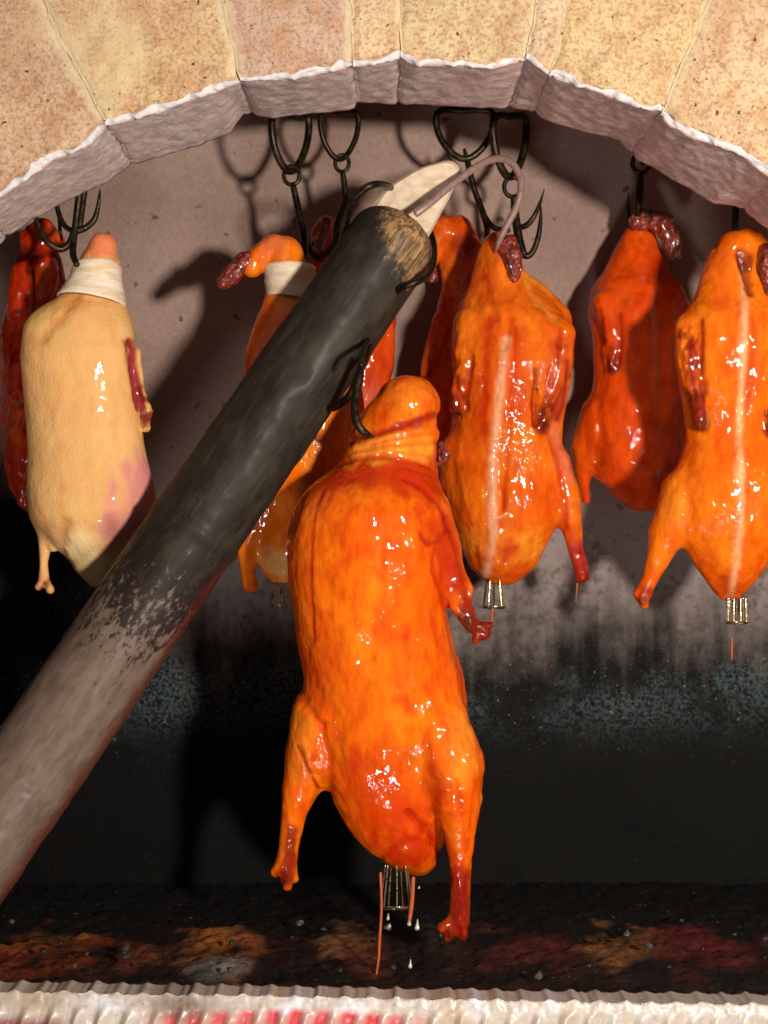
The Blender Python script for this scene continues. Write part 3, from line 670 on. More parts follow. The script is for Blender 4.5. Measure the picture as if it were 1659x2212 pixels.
# --- D3 dark duck at the left edge
Y3 = .46
d3 = duck_root('dark mahogany-red duck half hidden behind the pale one at the left edge', 90, 1100, Y3)
build_duck('body', Y3,
  [(520, 50, 118), (560, 34, 132), (600, 26, 142), (660, 16, 152), (713, 2, 168), (780, -2, 184), (850, 6, 190), (976, 6, 184), (1064, 24, 160), (1105, 52, 126)], .7,
  [([(72, 520, 0, 32), (92, 500, 0, 28), (120, 520, -8, 20)], 12), ([(105, 580, -40, 26), (104, 650, -42, 24)], 10), ([(56, 590, -36, 22), (50, 680, -40, 22)], 10),
   ([(52, 800, -50, 20), (50, 900, -54, 19), (58, 985, -50, 20), (66, 1040, -40, 18), (56, 1085, -30, 10)], 10), ([(-20, 730, -50, 16), (-4, 760, -54, 15), (-10, 815, -50, 12)], 8)],
  groove=[([(78, 585, -64, 5), (82, 680, -64, 5)], 8)],
  pig=[(CH, [(34, 560, -10, 16), (34, 600, -10, 10)], 26, .9), ((110, 28, 14), [(90, 560, -34, 12), (130, 560, -30, 8)], 24, .8), ((240, 120, 60), [(120, 505, -16, 10)], 22, .8), ((236, 96, 20), [(108, 600, -58, 12), (112, 640, -58, 8)], 24, .8),
       ((200, 92, 30), [(52, 880, -70, 6), (54, 960, -70, 6)], 16, .7), (CH, [(58, 1060, -50, 14)], 26, .8), ((120, 40, 20), [(60, 1010, -70, 8)], 24, .6)],
  base=((176, 40, 6), (206, 66, 10)), red=(104, 14, 4), redamt=.85, h=4.2, mat=M_DARK, rough=3.6, seed=3, parent=d3, gnarl=[[(60, 520, -20, 30), (50, 620, -30, 20)], [(50, 820, -50, 22), (60, 1090, -40, 22)]], lines=[([(80, 590), (84, 640), (78, 700)], 6, 6, (60, 10, 6), .8), ([(70, 760), (84, 860), (86, 1000)], 6, 5, (70, 14, 8), .8)])

# --- D4 behind the pole with cream wrap
Y4 = .35
d4 = duck_root('orange duck behind the pole with a cream neck wrap and neck bent left', 620, 1255, Y4)
build_duck('body', Y4,
  [(580, 575, 668), (650, 572, 690), (700, 548, 735), (760, 528, 760), (809, 524, 776), (900, 534, 790), (1000, 540, 790), (1080, 540, 775), (1140, 545, 750), (1200, 552, 700), (1240, 570, 672), (1257, 590, 650)], .7,
  [([(622, 590, 0, 44), (615, 550, 0, 40), (592, 538, -4, 32), (560, 560, -8, 27), (545, 580, -10, 22)], 12),
   ([(580, 1060, -20, 60), (548, 1130, -26, 34), (534, 1180, -26, 20), (536, 1230, -24, 15), (542, 1262, -24, 17)], 22), ([(540, 1258, -24, 14), (552, 1268, -28, 9)], 5), ([(700, 1100, 0, 60), (720, 1200, -10, 20)], 20)],
  pig=[((236, 150, 96), [(590, 530, -20, 22)], 30, .7), ((236, 170, 140), [(535, 1120, -50, 10), (560, 1070, -60, 8)], 24, .6), ((200, 60, 50), [(536, 770, -20, 4), (530, 810, -20, 4)], 16, .5),
       ((232, 190, 120), [(590, 1215, -50, 22), (620, 1225, -50, 22)], 24, .9), ((176, 64, 24), [(545, 1268, -30, 10)], 12, .7), ((210, 80, 10), [(706, 990, -85, 1.5), (690, 1100, -80, 1.5)], 6, .6)],
  base=((240, 124, 14), (246, 146, 24)), red=(224, 96, 8), redamt=.4, h=4., rough=1.2, seed=4, parent=d4)
stump('neck_stump', Y4, [(536, 560, -12, 17), (512, 586, -12, 19), (488, 612, -12, 15)], d4, seed=5)
collar(Y4, [(578, 570, 682), (615, 572, 682), (650, 576, 684)], d4, dk=.9, bow=6)

# --- D5 reddish behind
Y5 = .52
d5 = duck_root('red-brown duck mostly hidden between the pole and the front duck', 770, 1150, Y5)
build_duck('body', Y5,
  [(560, 690, 742), (600, 690, 790), (640, 690, 848), (720, 684, 853), (800, 684, 849), (880, 690, 830), (980, 690, 820), (1080, 700, 800), (1150, 740, 780)], .7,
  [([(700, 560, 0, 26), (694, 510, -4, 24), (704, 490, -6, 22)], 10), ([(846, 690, -20, 12), (838, 760, -24, 14), (830, 830, -20, 12)], 8)],
  pig=[((214, 120, 110), [(800, 860, -60, 16)], 40, .6), ((226, 80, 20), [(820, 720, -60, 20)], 50, .6), ((120, 30, 26), [(790, 820, -60, 3), (770, 900, -60, 3)], 12, .6), ((236, 96, 20), [(703, 482, -20, 20)], 20, .7)],
  base=((200, 60, 8), (216, 78, 12)), red=(150, 26, 6), redamt=.7, h=4.5, mat=M_DARK, rough=2.2, seed=5, parent=d5)
stump('neck_stump', Y5, [(700, 492, -24, 17), (695, 530, -28, 18), (688, 556, -26, 15)], d5, seed=6)

# --- D6 shaded, neck looped
Y6 = .53
d6 = duck_root('shaded brown duck with a looped orange neck behind the centre-right duck', 1010, 1150, Y6)
build_duck('body', Y6,
  [(525, 950, 1040), (560, 950, 1042), (620, 955, 1060), (680, 942, 1090), (750, 915, 1100), (820, 905, 1100), (900, 928, 1090), (1000, 940, 1080), (1080, 950, 1060), (1140, 975, 1040)], .65,
  [([(992, 560, 0, 42), (1000, 530, 0, 36), (985, 500, -6, 34), (955, 500, -10, 32), (938, 540, -14, 18), (930, 570, -14, 14)], 8), ([(950, 700, -50, 20), (935, 760, -56, 18), (917, 812, -50, 12)], 8)],
  pig=[((120, 44, 14), [(1005, 540, -34, 16)], 24, .8), ((230, 120, 30), [(985, 600, -50, 20)], 36, .6), ((130, 30, 24), [(930, 590, -14, 10)], 14, .8), (CH, [(917, 812, -55, 8)], 14, .6)],
  base=((236, 104, 20), (240, 120, 30)), red=(150, 46, 16), redamt=.6, h=4.5, mat=M_DARK, rough=2.4, seed=6, parent=d6)
stump('neck_stump', Y6, [(930, 575, -14, 12), (932, 604, -14, 11)], d6, seed=9)

# --- D7 centre right
Y7 = .42
d7 = duck_root('glistening orange duck at centre right, breast cut with a pale strip, wings folded', 1090, 1260, Y7)
build_duck('body', Y7,
  [(540, 1038, 1120), (570, 1026, 1124), (600, 1016, 1150), (650, 998, 1184), (680, 984, 1220), (713, 978, 1238), (779, 976, 1237), (844, 980, 1227), (932, 974, 1213), (998, 962, 1212), (1064, 962, 1214), (1130, 976, 1204), (1187, 998, 1178), (1225, 1018, 1158), (1250, 1042, 1130), (1262, 1064, 1110)], .68,
  [([(1078, 540, 0, 38), (1080, 580, 0, 46)], 14), ([(1150, 620, 10, 22), (1200, 690, 0, 34)], 14), ([(1185, 1010, -20, 46), (1216, 1080, -24, 36), (1232, 1140, -24, 23), (1242, 1195, -22, 14), (1254, 1238, -22, 15)], 16), ([(1250, 1240, -22, 12), (1262, 1244, -24, 9)], 4),
   ([(1000, 990, -10, 50), (985, 1080, 10, 30)], 24),
   ([(1200, 730, -50, 36), (1196, 800, -62, 30), (1180, 855, -66, 20)], 12), ([(1180, 850, -66, 18), (1168, 890, -66, 14), (1162, 922, -62, 13)], 7), ([(1206, 830, -60, 12), (1202, 880, -58, 12), (1190, 910, -52, 9)], 6),
   ([(1012, 700, -44, 30), (1000, 780, -54, 20), (992, 840, -58, 15), (985, 884, -56, 14)], 9), ([(984, 884, -56, 11), (975, 890, -56, 7)], 3)],
  groove=[([(1146, 830, -84, 4), (1150, 880, -86, 5), (1152, 920, -84, 4)], 8), ([(1092, 700, -96, 5), (1080, 760, -100, 5)], 14), ([(1070, 1000, -96, 4), (1074, 1100, -88, 4)], 16)],
  pig=[((228, 176, 140), [(1084, 745, -96, 4), (1074, 830, -98, 5), (1068, 910, -98, 5), (1058, 990, -96, 5), (1058, 1090, -88, 6), (1062, 1170, -78, 6), (1066, 1230, -60, 4)], 7, .9), ((196, 56, 10), [(1050, 720, -80, 8), (1040, 850, -80, 8), (1036, 940, -80, 8)], 26, .6), ((196, 50, 12), [(1110, 740, -90, 8), (1110, 900, -90, 8)], 30, .6),
       ((176, 54, 20), [(1040, 600, -30, 12), (1050, 650, -50, 10)], 30, .5), ((190, 60, 36), [(1196, 760, -86, 12), (1186, 850, -84, 10)], 22, .6), ((146, 40, 40), [(1204, 850, -70, 6), (1196, 905, -64, 6)], 12, .8), (CH, [(1162, 925, -68, 14)], 12, .9),
       ((222, 130, 110), [(1200, 940, -60, 8), (1225, 1020, -50, 10)], 24, .6), ((170, 40, 40), [(1238, 1180, -30, 10), (1254, 1240, -30, 12)], 22, .85), (CH, [(982, 890, -66, 9)], 10, .7), ((200, 60, 20), [(992, 840, -70, 8)], 18, .6), (YEL, [(1180, 640, -10, 8), (1150, 600, -10, 6)], 16, .6), (YEL, [(1010, 1160, -50, 14), (1140, 1190, -50, 14)], 40, .4), ((198, 60, 14), [(1090, 1190, -66, 8)], 26, .6)],
  base=((228, 106, 14), (236, 134, 26)), red=(196, 54, 6), redamt=.55, h=3.7, mat=M_WET, rough=2.2, seed=7, parent=d7,
  bow=[(560, 6), (680, -4), (790, -20), (900, -10), (1000, -6), (1120, -14), (1250, 14)],
  gnarl=[[(1200, 760, -60, 26), (1178, 870, -66, 16), (1164, 920, -62, 14)], [(1006, 740, -50, 20), (985, 888, -56, 16)], [(1248, 1200, -22, 10), (1256, 1245, -22, 14)]],
  lines=[([(1086, 745), (1074, 830), (1068, 910), (1058, 990), (1056, 1090), (1058, 1170), (1048, 1240)], 8, -1.5, (232, 186, 150), .9), ([(1050, 700), (1042, 800), (1040, 940)], 8, 2, (176, 40, 8), .7), ([(1104, 720), (1098, 850), (1090, 980), (1080, 1100)], 6, 2, (190, 50, 10), .6),
    ([(1148, 810), (1144, 870), (1148, 925)], 5, 6, (120, 26, 8), .8), ([(1200, 720), (1192, 790), (1180, 850)], 5, 3, (150, 30, 16), .7), ([(1216, 790), (1214, 850), (1200, 908)], 6, 4, (140, 26, 26), .85), ([(1178, 800), (1168, 860), (1160, 900)], 4, 3, (150, 36, 16), .7),
    ([(1176, 935), (1196, 1000), (1212, 1080), (1214, 1140)], 6, 4, (190, 60, 20), .7), ([(1016, 780), (1006, 850), (1004, 890)], 5, 5, (130, 28, 10), .8), ([(1040, 600), (1052, 640), (1066, 700)], 8, 3, (180, 54, 12), .5), ([(1128, 600), (1150, 660), (1190, 700)], 8, 3, (236, 170, 80), .6),
    ([(984, 870), (982, 892)], 12, 0, (70, 22, 14), .9), ([(1166, 895), (1162, 924)], 13, 0, (60, 20, 14), .9), ([(1246, 1190), (1256, 1245)], 13, 0, (150, 30, 34), .9),
    ([(1110, 1180), (1090, 1190), (1084, 1215)], 7, 1, (170, 50, 14), .6), ([(1024, 1180), (1034, 1225)], 4, 2, (150, 40, 12), .6), ([(985, 920), (978, 1010), (990, 1100)], 9, 2, (180, 56, 16), .5)])
stump('neck_stump', Y7, [(1094, 536, -44, 19), (1104, 565, -50, 22), (1108, 596, -50, 18), (1106, 610, -50, 11)], d7, seed=7)

# --- D8
Y8 = .53
d8 = duck_root('deep red duck with a charred bent neck stump, second from the right edge', 1390, 1105, Y8)
build_duck('body', Y8,
  [(482, 1362, 1412), (500, 1348, 1414), (538, 1328, 1426), (590, 1304, 1444), (619, 1278, 1470), (667, 1267, 1488), (738, 1277, 1494), (819, 1280, 1492), (870, 1272, 1496), (930, 1262, 1500), (1000, 1268, 1500), (1043, 1296, 1490), (1080, 1338, 1462), (1104, 1376, 1430)], .68,
  [([(1296, 905, -6, 42), (1258, 970, -8, 26), (1256, 1030, -8, 14), (1264, 1080, -6, 11)], 30), ([(1300, 660, -46, 28), (1308, 720, -56, 22), (1312, 775, -56, 15), (1313, 798, -54, 11)], 8), ([(1470, 690, -30, 24), (1470, 780, -40, 18)], 10)],
  pig=[(CH, [(1390, 480, -10, 14)], 20, .7), ((236, 140, 110), [(1400, 540, -50, 5), (1376, 610, -70, 5)], 14, .4), ((226, 88, 14), [(1300, 640, -40, 26), (1340, 590, -60, 20)], 50, .7), ((228, 96, 16), [(1260, 960, -30, 20)], 40, .7), ((176, 90, 60), [(1395, 700, -90, 3), (1400, 850, -90, 3), (1405, 1000, -80, 4)], 14, .45), (CH, [(1313, 800, -60, 9)], 10, .8), (YEL, [(1320, 540, 0, 4), (1300, 585, 0, 3)], 9, .7)],
  base=((216, 70, 10), (230, 92, 14)), red=(150, 46, 16), redamt=.6, h=4.2, mat=M_DARK, rough=2.2, seed=8, parent=d8, bow=[(480, 6), (640, -6), (740, -16), (900, -2), (1000, -10), (1104, 12)], gnarl=[[(1306, 700, -50, 20), (1313, 795, -54, 14)], [(1380, 482, -10, 20)]],
  lines=[([(1312, 770), (1313, 800)], 12, 0, (70, 20, 12), .9), ([(1396, 640), (1400, 760), (1408, 900), (1412, 1040)], 7, -1, (196, 110, 70), .6), ([(1326, 690), (1328, 740), (1324, 790)], 6, 4, (110, 16, 6), .8), ([(1284, 860), (1290, 930), (1284, 1010)], 8, 3, (150, 30, 8), .5), ([(1284, 680), (1292, 750)], 5, 3, (120, 20, 8), .7)])
stump('neck_stump', Y8, [(1372, 484, -20, 14), (1400, 478, -30, 19), (1425, 492, -38, 20), (1440, 525, -42, 18), (1446, 556, -42, 15)], d8, seed=8)

# --- D9 right edge
Y9 = .33
d9 = duck_root('bright orange duck at the right edge with legs spread and a pale centre line', 1575, 1300, Y9)
build_duck('body', Y9,
  [(540, 1536, 1650), (586, 1516, 1662), (643, 1500, 1674), (686, 1464, 1700), (740, 1454, 1710), (810, 1460, 1705), (880, 1474, 1690), (940, 1482, 1680), (1024, 1456, 1698), (1095, 1440, 1712), (1150, 1450, 1704), (1195, 1487, 1672), (1228, 1506, 1655), (1270, 1536, 1622), (1298, 1562, 1592)], .66,
  [([(1575, 590, 0, 50), (1590, 545, 0, 48), (1614, 533, -6, 40), (1640, 560, -22, 32)], 12), ([(1475, 1070, -10, 52), (1440, 1150, -14, 40), (1420, 1205, -14, 24), (1402, 1250, -12, 16), (1386, 1282, -12, 16)], 20), ([(1386, 1282, -12, 14), (1374, 1284, -14, 11)], 4), ([(1388, 1284, -12, 14), (1388, 1304, -14, 10)], 4),
   ([(1680, 1070, -10, 52), (1715, 1150, -14, 40), (1735, 1205, -14, 24), (1750, 1250, -12, 16), (1764, 1290, -12, 16)], 20),
   ([(1478, 710, -30, 28), (1474, 770, -46, 22), (1484, 830, -54, 22)], 10), ([(1484, 830, -54, 18), (1496, 870, -56, 14), (1500, 920, -54, 12)], 6), ([(1680, 720, -30, 30), (1680, 800, -46, 24), (1660, 870, -54, 20), (1650, 925, -54, 14)], 9)],
  groove=[([(1602, 560, -50, 11), (1608, 610, -52, 10)], 16)],
  pig=[((236, 186, 130), [(1592, 600, -90, 6), (1582, 700, -100, 5), (1578, 900, -100, 4), (1576, 1100, -90, 5), (1576, 1290, -50, 3)], 10, .9), ((110, 40, 24), [(1603, 572, -50, 10)], 14, .9), (YEL, [(1545, 560, 0, 6), (1520, 620, 0, 5)], 14, .6), ((210, 66, 12), [(1590, 700, -90, 10), (1600, 840, -90, 8)], 40, .5),
       ((170, 50, 40), [(1484, 760, -66, 8), (1486, 850, -70, 8)], 20, .7), (CH, [(1496, 880, -64, 8), (1501, 920, -64, 10)], 14, .85), (CH, [(1650, 930, -60, 12)], 12, .85), ((170, 60, 24), [(1386, 1285, -14, 16)], 16, .6), ((186, 60, 14), [(1560, 1280, -40, 20)], 40, .6), (YEL, [(1450, 1100, -50, 16)], 40, .35)],
  base=((240, 116, 14), (246, 142, 24)), red=(218, 76, 8), redamt=.45, h=4., mat=M_WET, rough=1.8, seed=9, parent=d9, bow=[(540, 6), (660, -4), (760, -16), (900, -4), (1050, -14), (1200, -8), (1300, 16)],
  gnarl=[[(1478, 740, -46, 24), (1488, 840, -56, 20), (1500, 920, -54, 14)], [(1650, 900, -54, 16)], [(1386, 1285, -12, 18)]],
  lines=[([(1596, 600), (1586, 700), (1580, 850), (1578, 1000), (1576, 1150), (1576, 1290)], 7, -1.5, (240, 200, 150), .9), ([(1585, 556), (1598, 590), (1606, 640)], 9, 9, (80, 24, 14), .85), ([(1540, 545), (1570, 575), (1585, 610)], 4, 3, (220, 140, 60), .5),
    ([(1490, 860), (1500, 918)], 13, 0, (84, 24, 16), .9), ([(1652, 900), (1648, 930)], 14, 0, (70, 22, 14), .9), ([(1392, 1275), (1384, 1296)], 12, 0, (140, 40, 14), .8),
    ([(1500, 700), (1498, 780), (1506, 860)], 5, 5, (130, 24, 10), .8), ([(1476, 740), (1478, 800), (1484, 850)], 4, 3, (120, 26, 24), .8), ([(1604, 700), (1600, 800), (1596, 900)], 6, 1, (200, 60, 12), .5), ([(1556, 1250), (1576, 1292)], 10, 0, (170, 50, 14), .6), ([(1640, 1240), (1620, 1290), (1580, 1306)], 5, 2, (170, 50, 10), .6), ([(1488, 960), (1470, 1040), (1480, 1120)], 10, 2, (210, 80, 10), .4)])
stump('neck_stump', Y9, [(1642, 556, -46, 20), (1650, 590, -50, 23), (1650, 630, -50, 18)], d9, seed=10)

# ---------------------------------------------------------------- hooks
def hook(label, base, group='iron hanging hooks', tubes=(), name='meat_hook', mat=None):
    r = empty(name, label, 'hook', P(*base), group)
    for part, pts, kw in tubes:
        o = tube(part, pts, kw.pop('mat', None) or mat or M_IRON, **kw); place(r, o)
    return r
def ringpts(cx, cy, rx, ry, y, r, n=0, tilt=0.):
    sh = [(-.1, -.96), (.45, -1), (.86, -.94), (1, -.68), (.97, -.25), (.82, .22), (.52, .68), (.22, .94), (0, 1), (-.22, .94), (-.52, .68), (-.82, .22), (-.97, -.25), (-1, -.68), (-.86, -.94), (-.5, -1)]
    return [(cx+rx*a, cy+ry*b, y+tilt*a*rx*sc(y), r*1.22*(1.12 if abs(a) < .3 and b < 0 else 1)) for a, b in sh]
YH = .42
hook('leftmost complete hook, narrow ring under the arch, over the cream neck wrap', (625, 240, YH), tubes=[
    ('ring', ringpts(627, 308, 40, 62, YH, 6.6, tilt=1.2), {'closed': True}), ('eye', [(630+17*math.cos(a), 379+20*math.sin(a), YH, 4.6) for a in np.linspace(0, 2*math.pi, 11)[:-1]], {'closed': True}),
    ('shank', [(632, 396, YH, 6.5), (644, 450, YH, 8), (655, 500, YH-.01, 9), (657, 540, YH-.035, 8.5), (655, 568, YH-.055, 6)], {}),
    ('claw', [(652, 480, YH, 8), (662, 525, YH-.01, 8), (680, 552, YH-.02, 7), (702, 548, YH-.025, 6), (722, 520, YH-.02, 3.5), (730, 498, YH-.02, 1)], {})])
hook('hook with a wide ring just left of the pole tip', (735, 240, .45), tubes=[
    ('ring', ringpts(733, 292, 41, 52, .45, 5, tilt=.6), {'closed': True}), ('eye', [(739+15*math.cos(a), 353+18*math.sin(a), .45, 4.4) for a in np.linspace(0, 2*math.pi, 11)[:-1]], {'closed': True}),
    ('shank', [(740, 370, .45, 6), (745, 410, .45, 6.8), (748, 450, .45, 7)], {}), ('claw', [(746, 440, .45, 7), (730, 480, .445, 7), (724, 520, .44, 7), (708, 548, .43, 6), (690, 545, .43, 4)], {}),
    ])
hook('hook with the widest ring, right of the pole tip, holding the looped neck', (1005, 240, .45), tubes=[
    ('ring', ringpts(1004, 290, 62, 53, .45, 6), {'closed': True}), ('shank', [(1003, 322, .45, 3.5), (1010, 350, .45, 6.5), (1025, 410, .45, 6.8), (1045, 465, .45, 7), (1052, 500, .45, 6), (1046, 530, .44, 4)], {}),
    ('claw', [(1034, 430, .45, 6), (1046, 465, .44, 6), (1068, 492, .435, 6), (1100, 498, .43, 6)], {})])
hook('hook with a narrow ring and two upturned barbs right of the steel rod', (1105, 250, .45), tubes=[
    ('ring', ringpts(1101, 316, 36, 66, .45, 7, tilt=1.3), {'closed': True}), ('eye', [(1108+19*math.cos(a), 404+21*math.sin(a), .45, 5) for a in np.linspace(0, 2*math.pi, 11)[:-1]], {'closed': True}),
    ('shank', [(1110, 424, .45, 7.5), (1114, 470, .45, 9), (1122, 520, .445, 9.5), (1132, 550, .44, 8)], {}),
    ('claw', [(1124, 525, .445, 8), (1134, 552, .44, 7.5), (1150, 545, .44, 6.6), (1163, 510, .44, 6), (1168, 470, .44, 4), (1168, 442, .44, 1)], {}),
    ('claw', [(1116, 490, .45, 6), (1135, 488, .445, 6.5), (1152, 470, .44, 5.6), (1166, 440, .44, 4), (1176, 408, .44, .8)], {})])
hook('slim hook with a small round eye above the charred neck stump', (1385, 300, .46), tubes=[
    ('eye', [(1385+19*math.cos(a), 353+20*math.sin(a), .50, 5) for a in np.linspace(0, 2*math.pi, 13)[:-1]], {'closed': True}), ('shank', [(1385, 372, .50, 6.5), (1382, 410, .50, 8.2), (1379, 450, .50, 8.6), (1377, 492, .53, 8)], {}),
    ('ring', [(1382, 230, .48, 6), (1398, 260, .50, 6), (1400, 310, .53, 6), (1392, 345, .53, 6), (1386, 348, .505, 6), (1378, 310, .505, 6), (1372, 260, .505, 6)], {'closed': True}),
    ('claw', [(1377, 492, .53, 6), (1364, 500, .53, 6), (1358, 470, .53, 5), (1357, 440, .53, 3.4), (1358, 416, .53, .8)], {})])
hook('dark hook shank dropping from the arch onto the rightmost duck', (1590, 420, .40), tubes=[
    ('shank', [(1592, 330, .345, 8), (1590, 440, .345, 8.5), (1588, 500, .345, 8), (1596, 530, .335, 6)], {})])
hook('three-barbed hook at the far left piercing the white neck wrap', (165, 400, .33), tubes=[
    ('shank', [(176, 380, 0.302, 8), (170, 430, 0.302, 8), (164, 480, 0.302, 8), (159, 520, 0.297, 7.5), (158, 550, 0.282, 7.5), (166, 572, .262, 6.5)], {}), ('shank', [(188, 372, 0.307, 7), (180, 430, 0.307, 7), (172, 490, 0.302, 7)], {}),
    ('claw', [(162, 490, 0.302, 7), (150, 525, 0.297, 7.5), (130, 538, 0.292, 7.5), (105, 525, 0.287, 7), (88, 500, 0.287, 6), (78, 470, 0.287, 5), (72, 440, 0.287, 1)], {}),
    ('claw', [(166, 500, 0.302, 6.5), (185, 492, 0.307, 7), (203, 475, 0.307, 6.5), (211, 450, 0.307, 5), (215, 422, 0.307, 3), (216, 408, .335, .8)], {}),
    ('claw', [(160, 500, 0.307, 5.5), (142, 490, 0.312, 6), (130, 470, 0.317, 6), (122, 440, 0.317, 5), (118, 410, 0.317, 3)], {}), ('claw', [(128, 470, 0.332, 4), (130, 500, 0.332, 4), (134, 520, 0.332, 3)], {})])
# rail above the opening, hidden by the arch
rl = tube('hanging_rail', [(-150, 214, .45, 9), (400, 214, .45, 9), (1200, 214, .45, 9), (1850, 214, .45, 9)], M_IRON, seg=14, n=4)
tag(rl, 'iron hanging rail behind the arch that carries the hooks', 'rail')

# ---------------------------------------------------------------- bamboo pole with steel hook rod
A = np.array(P(884, 470, .26)); B = np.array(P(-160, 1995, .18)); ax = A-B; Lp = np.linalg.norm(ax); ax = ax/Lp
pole = empty('bamboo_pole', 'thick scorched bamboo pole reaching in diagonally from the lower left', 'pole', tuple(B))
def make_pole():
    n, seg = 260, 96; up = np.cross(ax, [0, 1, 0]); up /= np.linalg.norm(up); w = np.cross(ax, up)   # up: in picture plane
    V = []; F = []; al = []; ar = []; tn = []; rd = []
    for i in range(n):
        t = i/(n-1.); s = t*Lp
        r = .0600-.0060*t
        tip = (1-t)*Lp
        capr = .042
        rr = r*math.sqrt(max(0, 1-(1-tip/capr)**2.2)) if tip < capr else r
        node = .0022*math.exp(-((t-.545)/.006)**2)+.0015*math.exp(-((t-.2)/.006)**2)
        for k in range(seg):
            a = 2*math.pi*k/seg; nz = float(_PN[i, k])
            q = rr+node*(rr/r)+.0035*(nz-.5)*(rr/r)
            p = B+ax*s+q*(math.cos(a)*up+math.sin(a)*w); V.append(p)
            al.append(t); ar.append(a); side = math.cos(a)
            fr = math.sin(a)
            tx, tz = p[0], p[2]
            cpt = P(892, 490, .21); d = math.hypot((tx-cpt.x), (tz-cpt.z)*.62)
            tn.append(max(0, 1-d/.075)); 
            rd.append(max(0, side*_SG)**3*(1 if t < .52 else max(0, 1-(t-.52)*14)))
    for i in range(n-1):
        for k in range(seg): a = i*seg+k; b = i*seg+(k+1) % seg; F.append((a, b, b+seg, a+seg))
    F.append(tuple(range(seg))[::-1]); F.append(tuple((n-1)*seg+k for k in range(seg)))
    o = mesh_obj('shaft', V, F, M_POLE, attrs={'along': al, 'around': ar, 'tan': tn, 'red': rd})
    return o
ii, kk_ = np.meshgrid(np.arange(260), np.arange(96), indexing='ij')
_PN = fbm(ii/9.+30, np.cos(kk_/96*2*np.pi)*2+20, np.sin(kk_/96*2*np.pi)*2+20, 3)
_u = np.cross(ax, [0, 1, 0]); _SG = 1 if _u[2] < 0 else -1
_so = make_pole()
# the shaft mesh is given its own axis-aligned frame so that its grain runs along it
from mathutils import Matrix
q = Vector(ax).to_track_quat('Z', 'Y'); Mx = Matrix.Translation(Vector(B)) @ q.to_matrix().to_4x4()
_so.data.transform(Mx.inverted()); _so.parent = pole; _so.rotation_mode = 'QUATERNION'; _so.rotation_quaternion = q
rod = tube('steel_rod', [(898, 462, .20, 8), (925, 442, .205, 8), (975, 400, .225, 8), (1030, 360, .25, 8), (1072, 343, .28, 8), (1105, 352, .31, 8), (1124, 385, .335, 8), (1124, 420, .35, 8), (1112, 455, .36, 7.8), (1092, 492, .368, 7.4), (1078, 522, .378, 6.2), (1070, 545, .392, 2)], M_STEEL, seg=16, n=10); place(pole, rod)
def tongue():
    out = [(800, 455), (825, 420), (845, 402), (900, 368), (950, 351), (975, 349), (990, 360), (992, 374), (985, 395), (972, 425), (955, 456), (940, 485), (915, 520), (870, 500)]
    q = np.array(catmull([np.array(p, float) for p in out], 5)); V = []; F = []
    y0 = .265; n = len(q); c = q.mean(0)
    for lay, (sc_, yy) in enumerate(((.90, -.010), (1., -.005), (1., .004), (.9, .009))):
        for p in q:
            pp = c+(p-c)*sc_; v = P(pp[0], pp[1], y0); V.append((v.x, y0+yy+.06*(pp[0]-880)*sc(y0)*.8, v.z))
    for l in range(3):
        for k in range(n): F.append((l*n+k, l*n+(k+1) % n, (l+1)*n+(k+1) % n, (l+1)*n+k))
    F.append(tuple(range(n))[::-1]); F.append(tuple(range(3*n, 4*n)))
    o = mesh_obj('wooden_tongue', V, F, M_WOOD, smooth=False); place(pole, o)
    # raised split running along the blade
    V, F = tube_data(vt([(880, 470, .262, 3), (930, 425, .264, 7), (965, 395, .268, 8), (986, 372, .272, 3)]), seg=8, n=6)
    place(pole, mesh_obj('split', V, F, M_WOOD))
tongue()

hook('large iron hook looped round the pole and holding up the front duck', (800, 700, .22), tubes=[
    ('ring', [(750, 478, .24, 7), (757, 444, .215, 7.5), (780, 414, .20, 8), (806, 399, .20, 8), (832, 400, .225, 7.5), (852, 412, .27, 7), (895, 455, .32, 7), (930, 505, .31, 7), (938, 548, .26, 7), (930, 585, .22, 7), (908, 606, .20, 7), (872, 620, .20, 7), (846, 638, .25, 7), (818, 650, .325, 7), (770, 620, .335, 7), (745, 560, .33, 7), (742, 510, .28, 7)], {'closed': True, 'n': 6}),
    ('shank', [(826, 645, .32, 6), (815, 690, .27, 6), (803, 735, .24, 6), (790, 780, .185, 6), (784, 792, .18, 5.5)], {}), ('shank', [(806, 655, .32, 6), (798, 720, .25, 6), (785, 760, .14, 6), (780, 790, .12, 6)], {}),
    ('claw', [(784, 770, .18, 7), (774, 810, .175, 8), (757, 850, .18, 8.5), (733, 874, .20, 9), (710, 881, .22, 9), (696, 872, .235, 6.5), (690, 862, .24, 2)], {}),
    ('claw', [(784, 775, .18, 7), (777, 815, .172, 8.5), (768, 860, .165, 9), (768, 900, .158, 9.5), (778, 925, .156, 9), (794, 938, .16, 7), (806, 944, .173, 3)], {})], name='pole_hook')

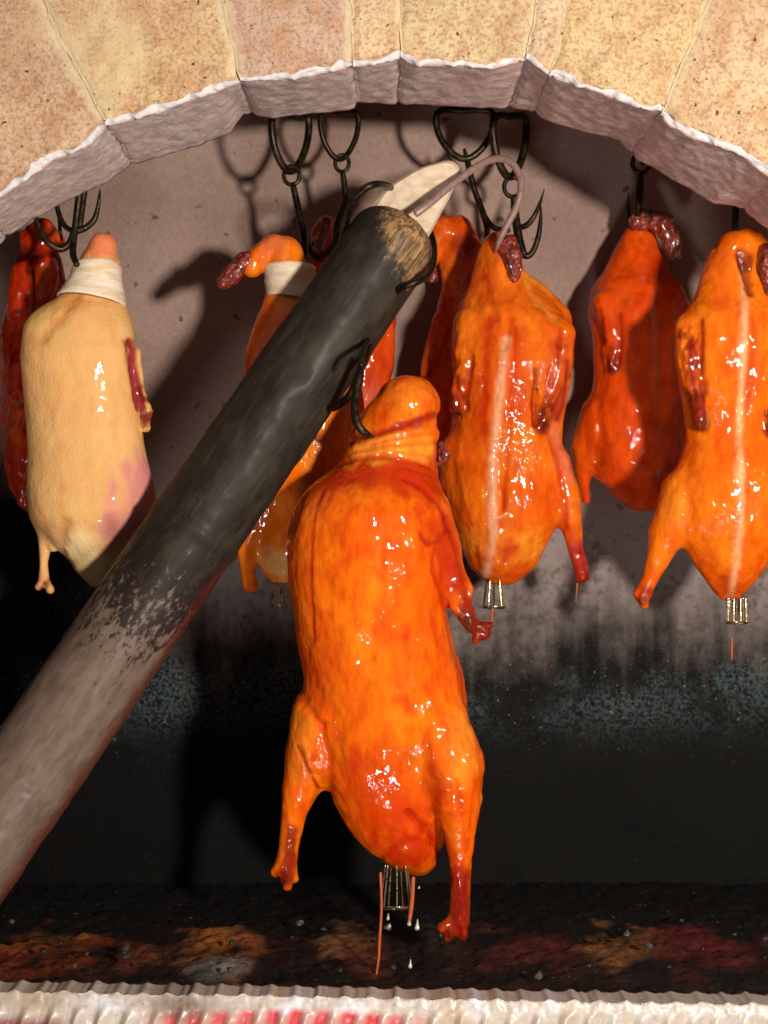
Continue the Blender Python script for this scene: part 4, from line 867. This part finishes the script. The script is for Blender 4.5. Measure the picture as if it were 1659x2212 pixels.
# ---------------------------------------------------------------- drain cages and juice
G_C = 'wire cages plugging the ducks'
def cage(label, vx, vt_, vb, wt, wb, y, wires=6):
    r = empty('wire_cage', label, 'wire cage', P(vx, vt_, y), G_C)
    for k in range(wires):
        a = 2*math.pi*(k+.3)/wires; ca, sa = math.cos(a), math.sin(a); s = sc(y)
        o = tube('wire', [(vx+wt*ca, vt_, y+wt*sa*s, 1.9), (vx+(wt+wb)/2*ca, (vt_+vb)/2, y+(wt+wb)/2*sa*s, 2.1), (vx+wb*ca, vb, y+wb*sa*s, 1.9)], M_WIRE, seg=8); place(r, o)
    o = tube('bottom_ring', [(vx+wb*math.cos(a), vb+2*math.sin(a), y+wb*math.sin(a)*sc(y), 2.3) for a in np.linspace(0, 2*math.pi, 17)[:-1]], M_WIRE, seg=8, closed=True, n=3); place(r, o)
cage('bright wire cage dripping under the large front duck', 856, 1868, 1962, 24, 36, Y1, 7)
cage('bright wire cage under the duck behind the pole', 604, 1246, 1308, 16, 18, Y4)
cage('bright wire cage under the glistening centre-right duck', 1068, 1250, 1312, 17, 24, Y7, 5)
cage('brownish wire cage under the duck at the right edge', 1592, 1290, 1345, 20, 23, Y9, 9)
G_J = 'strands and drops of falling duck juice'
def strand(label, pts, mat=M_JUICE): tag(tube('juice_strand', pts, mat, seg=8), label, 'juice strand', G_J)
strand('long orange juice strand hanging below the front wire cage', [(822, 1885, .19, 3), (824, 1960, .19, 3), (820, 2030, .19, 3.4), (818, 2070, .19, 3), (813, 2104, .19, 2.2), (812, 2110, .19, 3)])
strand('short amber juice strand running down the right wires of the front cage', [(893, 1895, .20, 4), (890, 1945, .20, 5), (885, 1985, .20, 4.5), (883, 1993, .20, 3)], M_JUICE)
strand('thin pale juice thread under the cage of the rightmost duck', [(1582, 1378, Y9, 1.6), (1581, 1400, Y9, 2.2), (1581, 1426, Y9, 1.4)])
strand('short juice strand at the wire cage of the centre-right duck', [(1064, 1312, Y7, 2), (1062, 1340, Y7, 3), (1059, 1354, Y7, 1)])
strand('fine juice thread under the right leg of the centre-right duck', [(1248, 1250, Y7, 3), (1246, 1272, Y7, 1.5), (1244, 1300, Y7, .7)])
def drop(label, vx, vy, y, r, l):
    V, F = tube_data(vt([(vx+1, vy-l, y, .6), (vx+.5, vy-l*.4, y, r*.6), (vx, vy, y, r), (vx, vy+r*.7, y, r*.6)]), seg=12, n=5)
    tag(mesh_obj('juice_drop', V, F, M_DROP), label, 'juice drop', G_J)
drop('small clear drop just below the left side of the front cage', 838, 1985, .19, 3.4, 12)
drop('round clear drop falling left under the front cage', 841, 2001, .19, 4.2, 6)
drop('tiny clear drop at the right of the front duck rump', 905, 1918, .19, 2.4, 4)
drop('large elongated clear drop below and right of the front cage', 901, 2005, .19, 5.5, 20)
drop('lowest elongated clear drop above the ledge', 886, 2088, .19, 4.6, 16)
drop('clear drop at the tip of the amber strand', 884, 1996, .19, 5, 6)
